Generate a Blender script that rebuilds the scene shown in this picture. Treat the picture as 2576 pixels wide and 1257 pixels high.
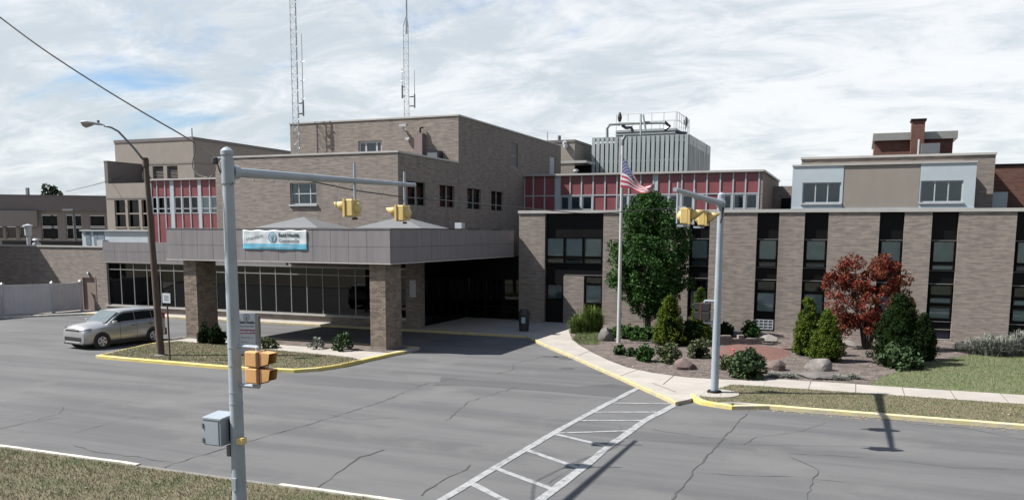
import bpy, bmesh, math, random
import numpy as np
from mathutils import Vector, Matrix
random.seed(7); RNG=np.random.default_rng(7)
for o in list(bpy.data.objects): bpy.data.objects.remove(o)
scene=bpy.context.scene; COL=scene.collection
# ---------------------------------------------------------------- camera
F,PY,YAW,PITCH,ROLL,CH=2138.5,858.5,.381565,.127,-.004944,5.1
_f=np.array([-math.sin(YAW)*math.cos(PITCH),math.cos(YAW)*math.cos(PITCH),-math.sin(PITCH)])
_r=np.array([math.cos(YAW),math.sin(YAW),0.]); _d=np.cross(_f,_r)
_c,_s=math.cos(ROLL),math.sin(ROLL)
CM=np.array([_c*_r+_s*_d,-_s*_r+_c*_d,_f]); CO=np.array([0,0,CH])
cam=bpy.data.cameras.new('camera'); co=bpy.data.objects.new('camera',cam); COL.objects.link(co)
cam.sensor_width=36; cam.lens=F/2576*36; cam.shift_y=(PY-628.5)/2576; cam.clip_end=3000; cam.clip_start=.1
m=Matrix.Identity(4)
for i in range(3):
    m[i][0]=CM[0][i]; m[i][1]=-CM[1][i]; m[i][2]=-CM[2][i]; m[i][3]=CO[i]
co.matrix_world=m; scene.camera=co
# ---------------------------------------------------------------- world, sun, exposure
SUNT=Vector((.815,.32,-1.0)).normalized()              # direction the light travels
el=math.asin(-SUNT.z); az=math.atan2(-SUNT.x,-SUNT.y)    # compass angle of the sun from +Y towards +X
world=bpy.data.worlds.new('World'); scene.world=world; world.use_nodes=True
nt=world.node_tree; nt.nodes.clear()
def N(t,**k):
    n=nt.nodes.new(t)
    for a,b in k.items(): setattr(n,a,b)
    return n
def L(a,b): nt.links.new(a,b)
def math_(op,a,b=None,c=None,clamp=False):
    n=N('ShaderNodeMath',operation=op,use_clamp=clamp)
    for i,v in enumerate((a,b,c)):
        if v is None: continue
        if isinstance(v,(int,float)): n.inputs[i].default_value=v
        else: L(v,n.inputs[i])
    return n.outputs[0]
out=N('ShaderNodeOutputWorld'); bg=N('ShaderNodeBackground'); L(bg.outputs[0],out.inputs[0])
sky=N('ShaderNodeTexSky',sky_type='NISHITA'); sky.sun_disc=False; sky.sun_elevation=el; sky.sun_rotation=az
sky.air_density=1.2; sky.dust_density=1.5; sky.ozone_density=1.5
tc=N('ShaderNodeTexCoord'); sep=N('ShaderNodeSeparateXYZ'); L(tc.outputs['Generated'],sep.inputs[0])
zc=math_('MAXIMUM',sep.outputs[2],0.0); zz=math_('ADD',zc,.24)
cv=N('ShaderNodeCombineXYZ'); L(math_('DIVIDE',sep.outputs[0],zz),cv.inputs[0]); L(math_('DIVIDE',sep.outputs[1],zz),cv.inputs[1])
def noise(scale,detail,rough,dist,off,sx=1,sy=1,rot=0):
    mp=N('ShaderNodeMapping'); mp.inputs['Location'].default_value=(off,off*.7,0); mp.inputs['Scale'].default_value=(sx,sy,1); mp.inputs['Rotation'].default_value=(0,0,rot)
    L(cv.outputs[0],mp.inputs[0])
    n=N('ShaderNodeTexNoise'); n.inputs['Scale'].default_value=scale; n.inputs['Detail'].default_value=detail; n.inputs['Roughness'].default_value=rough; n.inputs['Distortion'].default_value=dist
    L(mp.outputs[0],n.inputs[0]); return n.outputs['Fac']
n1=noise(1.6,12,.62,.4,3.3,.85,1.2,.35); n2=noise(.5,4,.5,.1,11.0); n3=noise(4.2,12,.66,.5,7.0,.8,1.2,.2)
dens=math_('ADD',math_('MULTIPLY',n1,.62),math_('MULTIPLY',n2,.38))
slant=math_('DIVIDE',.055,math_('ADD',zc,.22))
cover=N('ShaderNodeMapRange',interpolation_type='SMOOTHSTEP'); cover.inputs['From Min'].default_value=.475; cover.inputs['From Max'].default_value=.60
L(math_('ADD',dens,slant),cover.inputs['Value'])
shade=N('ShaderNodeMapRange',interpolation_type='SMOOTHSTEP'); shade.inputs['From Min'].default_value=.40; shade.inputs['From Max'].default_value=.61
L(math_('ADD',math_('MULTIPLY',n3,.6),math_('MULTIPLY',n2,.4)),shade.inputs['Value'])
cc=N('ShaderNodeMixRGB'); cc.inputs[1].default_value=(.268,.294,.313,1); cc.inputs[2].default_value=(.402,.410,.416,1); L(shade.outputs[0],cc.inputs[0])
skm=N('ShaderNodeMixRGB',blend_type='MULTIPLY'); skm.inputs[0].default_value=1; L(sky.outputs[0],skm.inputs[1]); skm.inputs[2].default_value=(.040,.050,.064,1)
mx=N('ShaderNodeMixRGB'); L(math_('MULTIPLY',cover.outputs[0],.93),mx.inputs[0]); L(skm.outputs[0],mx.inputs[1]); L(cc.outputs[0],mx.inputs[2])
L(mx.outputs[0],bg.inputs[0]); bg.inputs[1].default_value=1.0
sun=bpy.data.lights.new('sun','SUN'); so=bpy.data.objects.new('sun',sun); COL.objects.link(so)
sun.energy=5.0; sun.angle=math.radians(.53); sun.color=(1,.965,.915); so.rotation_euler=SUNT.to_track_quat('-Z','Y').to_euler(); so.location=(-30,-15,60)
scene.render.engine='CYCLES'; scene.view_settings.view_transform='Standard'; scene.view_settings.look='None'
scene.view_settings.exposure=1.3; scene.view_settings.gamma=1
# ---------------------------------------------------------------- pixel -> world
def ray(x,y): return CM.T@np.array([(x-1288)/F,(y-PY)/F,1])
def g(x,y,z=0): d=ray(x,y); p=CO+(z-CH)/d[2]*d; return Vector(p)
def aty(x,y,Y): d=ray(x,y); return Vector(CO+Y/d[1]*d)
def atx(x,y,X): d=ray(x,y); return Vector(CO+X/d[0]*d)
def PX(a): return a/1.2516                              # photo pixel -> measuring pixel
# ---------------------------------------------------------------- materials
MATS={}; GA=.50
def mat(name,col,rough=.7,var=.12,scale=4,bump=0,bscale=40,metal=0,spec=.5,col2=None,stretch=(1,1,1),detail=5,island=0,lo=.35,hi=.65,coat=0,trans=0):
    if name in MATS: return MATS[name]
    if not name.endswith(('leaf','blade','petal')): col=tuple(c*GA for c in col); col2=tuple(c*GA for c in col2) if col2 else None
    m=bpy.data.materials.new(name); m.use_nodes=True; t=m.node_tree; b=t.nodes['Principled BSDF']
    b.inputs['Roughness'].default_value=rough; b.inputs['Metallic'].default_value=metal; b.inputs['Specular IOR Level'].default_value=spec
    b.inputs['Coat Weight'].default_value=coat
    geo=t.nodes.new('ShaderNodeNewGeometry'); mp=t.nodes.new('ShaderNodeMapping'); mp.inputs['Scale'].default_value=stretch
    t.links.new(geo.outputs['Position'],mp.inputs[0])
    c2=col2 or tuple(c*(1-var) for c in col); c1=col if col2 else tuple(min(1,c*(1+var)) for c in col)
    n=t.nodes.new('ShaderNodeTexNoise'); n.inputs['Scale'].default_value=scale; n.inputs['Detail'].default_value=detail; n.inputs['Roughness'].default_value=.6
    t.links.new(mp.outputs[0],n.inputs[0])
    mr=t.nodes.new('ShaderNodeMapRange'); mr.inputs['From Min'].default_value=lo; mr.inputs['From Max'].default_value=hi; t.links.new(n.outputs['Fac'],mr.inputs['Value'])
    mix=t.nodes.new('ShaderNodeMixRGB'); mix.inputs[1].default_value=(*c1,1); mix.inputs[2].default_value=(*c2,1); t.links.new(mr.outputs[0],mix.inputs[0])
    last=mix.outputs[0]
    if island:
        hs=t.nodes.new('ShaderNodeHueSaturation'); m2=t.nodes.new('ShaderNodeMapRange'); m2.inputs['To Min'].default_value=1-island; m2.inputs['To Max'].default_value=1+island
        t.links.new(geo.outputs['Random Per Island'],m2.inputs['Value']); t.links.new(m2.outputs[0],hs.inputs['Value']); t.links.new(last,hs.inputs['Color']); last=hs.outputs[0]
    t.links.new(last,b.inputs['Base Color'])
    if bump:
        nb=t.nodes.new('ShaderNodeTexNoise'); nb.inputs['Scale'].default_value=bscale; nb.inputs['Detail'].default_value=4; t.links.new(geo.outputs['Position'],nb.inputs[0])
        bp=t.nodes.new('ShaderNodeBump'); bp.inputs['Strength'].default_value=bump; bp.inputs['Distance'].default_value=.02; t.links.new(nb.outputs['Fac'],bp.inputs['Height']); t.links.new(bp.outputs[0],b.inputs['Normal'])
    if trans:
        tr=t.nodes.new('ShaderNodeBsdfTranslucent'); t.links.new(last,tr.inputs[0]); ms=t.nodes.new('ShaderNodeMixShader'); ms.inputs[0].default_value=trans
        t.links.new(b.outputs[0],ms.inputs[1]); t.links.new(tr.outputs[0],ms.inputs[2]); t.links.new(ms.outputs[0],t.nodes['Material Output'].inputs[0])
    MATS[name]=m; return m
def brick_mat(name,cols,mortar,bw=.30,bh=.08,blotch=1.0):
    """tan long brick: brick courses plus runs of differently fired brick"""
    cols=[tuple(c*GA*1.12 for c in q) for q in cols]; mortar=tuple(c*GA for c in mortar)
    m=bpy.data.materials.new(name); m.use_nodes=True; t=m.node_tree; b=t.nodes['Principled BSDF']; b.inputs['Roughness'].default_value=.88
    nn=lambda ty: t.nodes.new(ty); lk=t.links.new
    geo=nn('ShaderNodeNewGeometry'); sp=nn('ShaderNodeSeparateXYZ'); lk(geo.outputs['Position'],sp.inputs[0]); sn=nn('ShaderNodeSeparateXYZ'); lk(geo.outputs['Normal'],sn.inputs[0])
    ab=nn('ShaderNodeMath'); ab.operation='ABSOLUTE'; lk(sn.outputs[1],ab.inputs[0]); gt=nn('ShaderNodeMath'); gt.operation='GREATER_THAN'; lk(ab.outputs[0],gt.inputs[0]); gt.inputs[1].default_value=.5
    mu=nn('ShaderNodeMix'); mu.data_type='FLOAT'; lk(gt.outputs[0],mu.inputs[0]); lk(sp.outputs[1],mu.inputs[2]); lk(sp.outputs[0],mu.inputs[3])
    cb=nn('ShaderNodeCombineXYZ'); lk(mu.outputs[0],cb.inputs[0]); lk(sp.outputs[2],cb.inputs[1])
    bt=nn('ShaderNodeTexBrick'); bt.inputs['Scale'].default_value=1; bt.inputs['Brick Width'].default_value=bw; bt.inputs['Row Height'].default_value=bh; bt.inputs['Mortar Size'].default_value=.007; bt.inputs['Mortar Smooth'].default_value=.1
    bt.offset=.5; lk(cb.outputs[0],bt.inputs[0]); bt.inputs['Color1'].default_value=(*cols[0],1); bt.inputs['Color2'].default_value=(*cols[1],1); bt.inputs['Mortar'].default_value=(*mortar,1)
    def blot(sx,sy,sc,off):
        mp=nn('ShaderNodeMapping'); mp.inputs['Scale'].default_value=(sx,sy,1); mp.inputs['Location'].default_value=(off,off,0); lk(cb.outputs[0],mp.inputs[0])
        n=nn('ShaderNodeTexNoise'); n.inputs['Scale'].default_value=sc; n.inputs['Detail'].default_value=3; n.inputs['Roughness'].default_value=.55; lk(mp.outputs[0],n.inputs[0]); return n.outputs['Fac']
    def ramp(v,a,bb):
        r=nn('ShaderNodeMapRange'); r.inputs['From Min'].default_value=a; r.inputs['From Max'].default_value=bb; lk(v,r.inputs['Value']); return r.outputs[0]
    def mixc(f,a,c,k):
        x=nn('ShaderNodeMixRGB'); mm=nn('ShaderNodeMath'); mm.operation='MULTIPLY'; lk(f,mm.inputs[0]); mm.inputs[1].default_value=k; lk(mm.outputs[0],x.inputs[0]); lk(a,x.inputs[1]); x.inputs[2].default_value=(*c,1); return x.outputs[0]
    c=mixc(ramp(blot(1.1,6.5,1.5,2),.47,.58),bt.outputs['Color'],cols[2],.75*blotch)
    c=mixc(ramp(blot(.9,6.0,1.7,17),.50,.60),c,cols[3],.7*blotch)
    c=mixc(ramp(blot(.12,.25,1.0,31),.45,.75),c,tuple(k*.8 for k in cols[0]),.45)
    c=mixc(ramp(blot(1.3,.12,1.0,47),.53,.72),c,tuple(k*.55 for k in cols[1]),.38)      # rain streaks
    lk(c,b.inputs['Base Color'])
    bp=nn('ShaderNodeBump'); bp.inputs['Strength'].default_value=.5; bp.inputs['Distance'].default_value=.012; lk(bt.outputs['Fac'],bp.inputs['Height']); bp.invert=True; lk(bp.outputs[0],b.inputs['Normal'])
    MATS[name]=m; return m
def glass_mat(name,tint=(.5,.6,.62)):
    m=bpy.data.materials.new(name); m.use_nodes=True; t=m.node_tree; t.nodes.clear()
    o=t.nodes.new('ShaderNodeOutputMaterial'); tr=t.nodes.new('ShaderNodeBsdfTransparent'); tr.inputs[0].default_value=(*tint,1)
    gl=t.nodes.new('ShaderNodeBsdfGlossy'); gl.inputs['Roughness'].default_value=.03; fr=t.nodes.new('ShaderNodeFresnel'); fr.inputs[0].default_value=1.5
    mx=t.nodes.new('ShaderNodeMixShader'); t.links.new(fr.outputs[0],mx.inputs[0]); t.links.new(tr.outputs[0],mx.inputs[1]); t.links.new(gl.outputs[0],mx.inputs[2]); t.links.new(mx.outputs[0],o.inputs[0])
    MATS[name]=m; return m
BR=brick_mat('tan_brick',[(.33,.278,.238),(.27,.232,.204),(.20,.168,.155),(.405,.34,.285)],(.31,.29,.265))
RB=brick_mat('red_brick',[(.17,.065,.04),(.13,.05,.035),(.10,.04,.03),(.20,.085,.055)],(.22,.17,.14),.22,.075)
M_BRK=mat('column_brick',(.36,.285,.22),.88,col2=(.24,.185,.15),scale=2.2,stretch=(1,1,2.5),island=.26,bump=.2,bscale=60)
M_MORT=mat('mortar',(.27,.245,.215),.95,.1,8)
M_STU=mat('beige_stucco',(.375,.335,.29),.9,.05,1.2,bump=.1,bscale=25)
M_STUD=mat('mauve_trim_and_shade',(.19,.165,.165),.6,.05,1.5)  # dark mauve trim; on the parapet fin the colour stands for shade
M_STUL=mat('pink_beige_stucco',(.31,.275,.258),.9,.05,1.0,bump=.1,bscale=25)
M_FAS=mat('grey_fascia_metal',(.30,.28,.288),.5,.09,1.6,spec=.4,stretch=(2.2,2.2,.3))
M_FAD=mat('dark_joint',(.07,.065,.065),.8,.1)
M_RED=mat('red_spandrel',(.31,.09,.10),.45,.12,1.3,spec=.4)
M_WHT=mat('white_frame',(.58,.62,.65),.45,.05,3)
M_COP=mat('coping_metal',(.60,.58,.55),.4,.06,1.5)
M_ALU=mat('grey_aluminium',(.36,.36,.34),.4,.06,3,metal=.2)
M_BRZ=mat('dark_bronze',(.006,.006,.0065),.5,.2,3,spec=.12)
M_PAN=mat('pale_blue_panel',(.60,.68,.73),.5,.04,1)
GL=glass_mat('window_glass',(.78,.84,.85)); GLT=glass_mat('tinted_glass',(.10,.13,.13))
M_DRK=mat('dark_interior',(.008,.010,.013),.9,.3,2)
M_BLD=mat('window_blind',(.95,1.0,1.0),.8,.08,3)
M_BLDD=mat('blue_grey_curtain',(.17,.24,.30),.8,.2,3)  # blue-grey curtain colour, darker than the window blind
M_NAVY=mat('navy_panel',(.012,.014,.03),.3,.2,2)
M_ASP=None
M_CON=mat('sidewalk_concrete',(.49,.45,.40),.9,.10,.9,bump=.25,bscale=80)
M_CONG=mat('grey_concrete',(.24,.225,.205),.9,.12,1.5,bump=.25,bscale=60)
M_JNT=mat('joint_dirt',(.12,.105,.09),.95,.2,5)
M_YEL=mat('yellow_curb_paint',(.86,.68,.17),.75,col2=(.66,.60,.36),scale=4.5,lo=.46,hi=.68,detail=9,bump=.3,bscale=30)
M_YEP=mat('faded_yellow_paint',(.80,.69,.34),.8,col2=(.62,.57,.45),scale=3.5,lo=.40,hi=.66,detail=9,bump=.3,bscale=30)
M_YEW=mat('worn_yellow_paint',(.68,.56,.24),.8,col2=(.46,.42,.34),scale=4,lo=.40,hi=.62,detail=9,bump=.3,bscale=30)
M_WCB=mat('worn_white_curb',(.80,.76,.66),.8,col2=(.45,.42,.35),scale=5,lo=.45,hi=.7,bump=.3,bscale=30)
M_LIN=mat('road_paint',(.43,.44,.44),.75,col2=(.19,.19,.19),scale=5,lo=.46,hi=.70,detail=8)
M_GRS=mat('lawn_ground',(.16,.155,.08),.95,col2=(.25,.20,.13),scale=1.4,lo=.42,hi=.66,bump=.5,bscale=60,detail=9)
M_GRG=mat('green_lawn_ground',(.125,.165,.06),.95,col2=(.18,.18,.09),scale=1.2,bump=.5,bscale=60,detail=9)
M_MUL=mat('wood_mulch',(.22,.175,.15),.95,col2=(.095,.072,.06),scale=2.2,bump=1.0,bscale=45,detail=9)
M_MUR=mat('red_mulch',(.24,.105,.08),.95,col2=(.15,.075,.058),scale=4,bump=1.0,bscale=45,detail=9)
M_GAL=mat('galvanised_grey',(.44,.50,.56),.5,.08,2.5,metal=.15)
M_GLD=mat('galvanised_dark',(.20,.215,.23),.5,.08,5,metal=.2)
M_SYE=mat('signal_yellow',(.86,.63,.24),.45,.06,6)
M_SOR=mat('signal_orange',(.86,.47,.18),.5,.06,6)
M_SBR=mat('signal_gasket',(.12,.03,.012),.6,.1)
M_BLK=mat('black_rubber',(.010,.010,.011),.6,.2,4)
M_STL=mat('antenna_steel',(.50,.54,.57),.5,.1,3,metal=.3)
M_WOD=mat('weathered_wood_pole',(.13,.085,.062),.85,col2=(.08,.05,.037),scale=6,stretch=(3,3,.4),bump=.3,bscale=30)
M_LMP=mat('lamp_housing',(.6,.62,.62),.5,.05)
M_LEN=mat('lamp_lens',(.40,.37,.31),.2,.05)
M_FEN=mat('vinyl_fence',(.72,.69,.70),.6,.05,1)
M_DOR=mat('tan_door',(.34,.255,.22),.6,.05)
M_PNK=mat('mauve_cabinet',(.29,.215,.215),.6,.06)
M_CLR=mat('cooler_panel',(.52,.57,.57),.55,col2=(.40,.45,.45),scale=1.2,stretch=(1,1,.3))
M_CLD=mat('cooler_gap',(.02,.035,.04),.8,.2)
M_ROF=mat('roof_gravel',(.28,.27,.26),.95,.1,3)
M_SKY=mat('skylight_metal',(.215,.22,.225),.45,.05,1)
M_RK1=mat('grey_boulder',(.21,.19,.18),.9,col2=(.12,.105,.10),scale=3,bump=.6,bscale=12)
M_RK2=mat('rust_boulder',(.21,.145,.125),.9,col2=(.11,.075,.068),scale=3,bump=.6,bscale=12)
M_RK3=mat('pale_boulder',(.34,.31,.285),.9,col2=(.20,.18,.165),scale=3,bump=.5,bscale=12)
M_STN=mat('wall_stone',(.33,.28,.25),.9,col2=(.22,.18,.16),scale=5,island=.15,bump=.6,bscale=25)
M_BRKN=mat('bark',(.07,.05,.04),.95,.25,8,bump=.5)
M_L1=mat('tree_leaf',(.031,.074,.015),.7,spec=.12,col2=(.013,.036,.008),scale=1.5,island=.45,trans=.12)
M_L2=mat('arborvitae_leaf',(.066,.092,.010),.8,spec=.1,col2=(.038,.062,.008),scale=2.5,island=.4,trans=.1)
M_L3=mat('red_leaf',(.155,.026,.018),.8,spec=.12,col2=(.085,.034,.016),scale=1.8,island=.45,trans=.15)
M_L4=mat('dark_leaf',(.012,.024,.007),.85,spec=.06,col2=(.007,.014,.004),scale=2,island=.4)
M_L5=mat('rose_leaf',(.030,.050,.016),.75,spec=.15,col2=(.030,.055,.025),scale=3,island=.5)
M_L6=mat('olive_leaf',(.052,.060,.024),.8,spec=.15,col2=(.055,.070,.032),scale=3,island=.5)
M_L7=mat('sage_leaf',(.20,.205,.185),.9,spec=.1,col2=(.10,.11,.085),scale=3,island=.35)
M_L8=mat('ornamental_grass_leaf',(.085,.115,.024),.8,spec=.1,col2=(.045,.075,.016),scale=3,island=.4)
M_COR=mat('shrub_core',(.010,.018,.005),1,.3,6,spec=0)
M_BLA=mat('grass_blade',(.078,.098,.038),.9,spec=.1,col2=(.145,.122,.075),scale=1.0,island=.28)
M_BLG=mat('green_grass_blade',(.080,.108,.040),.9,spec=.1,col2=(.11,.12,.06),scale=1.3,island=.4)
M_FLF=mat('fallen_leaf',(.26,.20,.12),.85,col2=(.15,.09,.05),scale=9,island=.5)
M_ROS=mat('rose_petal',(.55,.05,.07),.6,.2,9)
M_PNT=mat('car_paint',(.62,.61,.61),.32,.02,2,metal=.55,coat=.7)
M_CGL=mat('car_glass',(.02,.028,.03),.05,.1,2,spec=.8)
M_WSH=mat('windscreen_glass',(.15,.19,.20),.08,.1,2,spec=.8)
M_PLA=mat('black_plastic',(.016,.016,.018),.55,.1)
M_TYR=mat('tyre_rubber',(.014,.014,.015),.8,.15)
M_RIM=mat('wheel_cover',(.8,.8,.82),.35,.05,metal=.4)
M_HLT=mat('headlight_lens',(.30,.33,.36),.1,.2,8,spec=.8)
M_TLT=mat('tail_light',(.45,.03,.02),.2,.1)
M_BAN=mat('banner_vinyl',(.80,.86,.90),.5,.04,2)
M_BBL=mat('banner_blue',(.18,.62,.85),.5,.04,2)
M_TXD=mat('lettering_dark',(.05,.085,.10),.6,.05)
M_TXG=mat('lettering_grey',(.10,.13,.145),.6,.05)
M_LOG=mat('logo_blue',(.10,.24,.33),.6,.05)
M_LOB=mat('logo_pale_blue',(.42,.58,.68),.6,.05)
M_TXW=mat('lettering_white',(.75,.78,.80),.6,.05)
M_MAG=mat('sign_magenta',(.36,.02,.14),.5,.05)
M_SGN=mat('sign_face',(.70,.73,.77),.5,.03,1)
M_FRD=mat('flag_red',(.46,.012,.045),.8,.08); M_FWH=mat('flag_white',(.66,.66,.70),.8,.05); M_FBL=mat('flag_blue',(.03,.045,.18),.8,.1)
M_CBL=mat('cable',(.02,.02,.024),.6,.1); M_CBG=mat('grey_cable',(.14,.13,.12),.6,.1)
M_PIG=mat('grey_feather',(.06,.06,.065),.8,.2)
def asphalt(name,c1,c2,c3):
    c1,c2,c3=[(q[0]*.61*k,q[1]*.625*k,q[2]*.65*k) for q,k in ((c1,1.12),(c2,1.04),(c3,1.17))]
    m=bpy.data.materials.new(name); m.use_nodes=True; t=m.node_tree; b=t.nodes['Principled BSDF']; b.inputs['Roughness'].default_value=.9; b.inputs['Specular IOR Level'].default_value=.25
    nn=lambda ty: t.nodes.new(ty); lk=t.links.new; geo=nn('ShaderNodeNewGeometry')
    def nz(sc,de,st,lo,hi):
        mp=nn('ShaderNodeMapping'); mp.inputs['Scale'].default_value=st; lk(geo.outputs['Position'],mp.inputs[0]); n=nn('ShaderNodeTexNoise'); n.inputs['Scale'].default_value=sc; n.inputs['Detail'].default_value=de; n.inputs['Roughness'].default_value=.62; lk(mp.outputs[0],n.inputs[0])
        r=nn('ShaderNodeMapRange'); r.inputs['From Min'].default_value=lo; r.inputs['From Max'].default_value=hi; lk(n.outputs['Fac'],r.inputs['Value']); return r.outputs[0]
    def mx(f,a,c):
        x=nn('ShaderNodeMixRGB'); lk(f,x.inputs[0])
        if isinstance(a,tuple): x.inputs[1].default_value=(*a,1)
        else: lk(a,x.inputs[1])
        x.inputs[2].default_value=(*c,1); return x.outputs[0]
    c=mx(nz(.5,6,(.16,1.5,1),.42,.60),c1,c2)           # wheel-track streaks along the street
    c=mx(nz(.35,9,(1,1,1),.52,.72),c,c3)               # blotches
    c=mx(nz(24,6,(1,1,1),.58,.74),c,tuple(k*.62 for k in c1))      # aggregate
    c=mx(nz(31,6,(1,1,1),.64,.76),c,tuple(min(1,k*1.55) for k in c1))
    lk(c,b.inputs['Base Color'])
    nb=nn('ShaderNodeTexNoise'); nb.inputs['Scale'].default_value=70; nb.inputs['Detail'].default_value=3; lk(geo.outputs['Position'],nb.inputs[0]); bp=nn('ShaderNodeBump'); bp.inputs['Strength'].default_value=.35; bp.inputs['Distance'].default_value=.01; lk(nb.outputs['Fac'],bp.inputs['Height']); lk(bp.outputs[0],b.inputs['Normal'])
    MATS[name]=m; return m
M_ASP=asphalt('asphalt',(.128,.125,.121),(.105,.103,.101),(.142,.137,.129))
M_ASD=asphalt('asphalt_patch',(.092,.09,.088),(.08,.078,.077),(.10,.098,.095))
M_ASL=asphalt('asphalt_pale_patch',(.138,.133,.127),(.125,.122,.118),(.148,.142,.135))
M_CRK=mat('crack',(.085,.083,.081),.95,.3,9)
# ---------------------------------------------------------------- mesh helpers
ORG={}
class MB:
    def __init__(s): s.v=[]; s.f=[]; s.mi=[]
    def add(s,vs,fs,mi=0):
        o=len(s.v); s.v+= [tuple(p) for p in vs]; s.f+=[tuple(i+o for i in q) for q in fs]; s.mi+=[mi]*len(fs); return s
    def quad(s,a,b,c,d,mi=0): return s.add([a,b,c,d],[(0,1,2,3)],mi)
    def box(s,x0,x1,y0,y1,z0,z1,mi=0,mtx=None):
        x0,x1=min(x0,x1),max(x0,x1); y0,y1=min(y0,y1),max(y0,y1); z0,z1=min(z0,z1),max(z0,z1)
        vs=[Vector((x,y,z)) for z in (z0,z1) for y in (y0,y1) for x in (x0,x1)]
        if mtx is not None: vs=[mtx@v for v in vs]
        return s.add(vs,[(0,2,3,1),(4,5,7,6),(0,1,5,4),(2,6,7,3),(0,4,6,2),(1,3,7,5)],mi)
    def cyl(s,a,b,r0,r1=None,n=10,caps=True,mi=0):
        a=Vector(a); b=Vector(b); r1=r0 if r1 is None else r1; d=(b-a).normalized(); u=d.orthogonal().normalized(); w=d.cross(u); vs=[]
        for p,r in ((a,r0),(b,r1)):
            for k in range(n): t=2*math.pi*k/n; vs.append(p+u*(r*math.cos(t))+w*(r*math.sin(t)))
        fs=[(k,(k+1)%n,n+(k+1)%n,n+k) for k in range(n)]
        if caps: fs+=[tuple(range(n-1,-1,-1)),tuple(range(n,2*n))]
        return s.add(vs,fs,mi)
    def tube(s,pts,r,n=6,mi=0):
        pts=[Vector(p) for p in pts]; rs=r if isinstance(r,(list,tuple)) else [r]*len(pts); vs=[]; u=None
        for i,p in enumerate(pts):
            d=(pts[min(i+1,len(pts)-1)]-pts[max(i-1,0)]).normalized()
            u=d.orthogonal().normalized() if u is None else (u-d*u.dot(d)).normalized()
            w=d.cross(u)
            for k in range(n): t=2*math.pi*k/n; vs.append(p+u*(rs[i]*math.cos(t))+w*(rs[i]*math.sin(t)))
        fs=[(i*n+k,i*n+(k+1)%n,(i+1)*n+(k+1)%n,(i+1)*n+k) for i in range(len(pts)-1) for k in range(n)]
        fs+=[tuple(range(n-1,-1,-1)),tuple(range((len(pts)-1)*n,len(pts)*n))]
        return s.add(vs,fs,mi)
    def prism(s,poly,z0,z1,mi=0,bottom=False):
        n=len(poly); vs=[(p[0],p[1],z0) for p in poly]+[(p[0],p[1],z1) for p in poly]
        fs=[(k,(k+1)%n,n+(k+1)%n,n+k) for k in range(n)]+[tuple(range(n,2*n))]
        if bottom: fs.append(tuple(range(n-1,-1,-1)))
        return s.add(vs,fs,mi)
    def sheet(s,poly,z,mi=0): return s.add([(p[0],p[1],z) for p in poly],[tuple(range(len(poly)))],mi)
    def rev(s,c,prof,n=14,axis='z',mi=0):
        c=Vector(c); vs=[]; fs=[]
        ax={'z':(Vector((1,0,0)),Vector((0,1,0)),Vector((0,0,1))),'x':(Vector((0,1,0)),Vector((0,0,1)),Vector((1,0,0))),'y':(Vector((0,0,1)),Vector((1,0,0)),Vector((0,1,0)))}[axis]
        for r,h in prof:
            for k in range(n): t=2*math.pi*k/n; vs.append(c+ax[0]*(r*math.cos(t))+ax[1]*(r*math.sin(t))+ax[2]*h)
        for i in range(len(prof)-1):
            for k in range(n): fs.append((i*n+k,i*n+(k+1)%n,(i+1)*n+(k+1)%n,(i+1)*n+k))
        return s.add(vs,fs,mi)
    def build(s,name,mats,parent=None,origin=None,smooth=False,kind=None,label=None):
        o=Vector(ORG[parent.name]) if parent is not None else Vector(origin or (0,0,0))
        me=bpy.data.meshes.new(name); me.from_pydata([(v[0]-o.x,v[1]-o.y,v[2]-o.z) for v in s.v],[],s.f)
        ms=mats if isinstance(mats,(list,tuple)) else [mats]
        for m_ in ms: me.materials.append(m_)
        if len(ms)>1: me.polygons.foreach_set('material_index',s.mi)
        bm=bmesh.new(); bm.from_mesh(me); bmesh.ops.recalc_face_normals(bm,faces=bm.faces) if len(s.f)<20000 else None; bm.to_mesh(me); bm.free()
        if smooth:
            me.polygons.foreach_set('use_smooth',[True]*len(me.polygons))
            if smooth is not True: me.set_sharp_from_angle(angle=math.radians(smooth))
        ob=bpy.data.objects.new(name,me); COL.objects.link(ob)
        if parent is not None: ob.parent=parent
        else: ob.location=o
        ORG[ob.name]=tuple(o)
        if kind: ob['kind']=kind
        if label: ob['label']=label
        return ob
def thing(name,label,cat,loc,group=None):
    o=bpy.data.objects.new(name,None); COL.objects.link(o); o.location=loc; o.empty_display_size=.2; ORG[o.name]=tuple(loc); o['label']=label; o['category']=cat
    if group: o['group']=group
    return o
def tag(o,label,cat=None,group=None,kind=None):
    o['label']=label
    if cat: o['category']=cat
    if group: o['group']=group
    if kind: o['kind']=kind
    return o
def piece(name,mesh,mtl,parent,loc,scale=(1,1,1)):
    """one of many alike pieces sharing mesh data; loc in world coordinates"""
    ob=bpy.data.objects.new(name,mesh); COL.objects.link(ob); ob.parent=parent; ob.location=Vector(loc)-Vector(ORG[parent.name]); ob.scale=scale; ORG[ob.name]=tuple(loc); return ob
def unit_panel(name,mtl,bev=.0):
    b=MB(); b.box(0,1,0,1,0,1); me=bpy.data.meshes.new(name); me.from_pydata(b.v,[],b.f); me.materials.append(mtl); return me
UP={}
def panel(name,mtl,parent,x0,x1,y0,y1,z0,z1):
    k=mtl.name
    if k not in UP: UP[k]=unit_panel('panel_'+k,mtl)
    return piece(name,UP[k],mtl,parent,(x0,y0,z0),(x1-x0,y1-y0,z1-z0))
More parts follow.
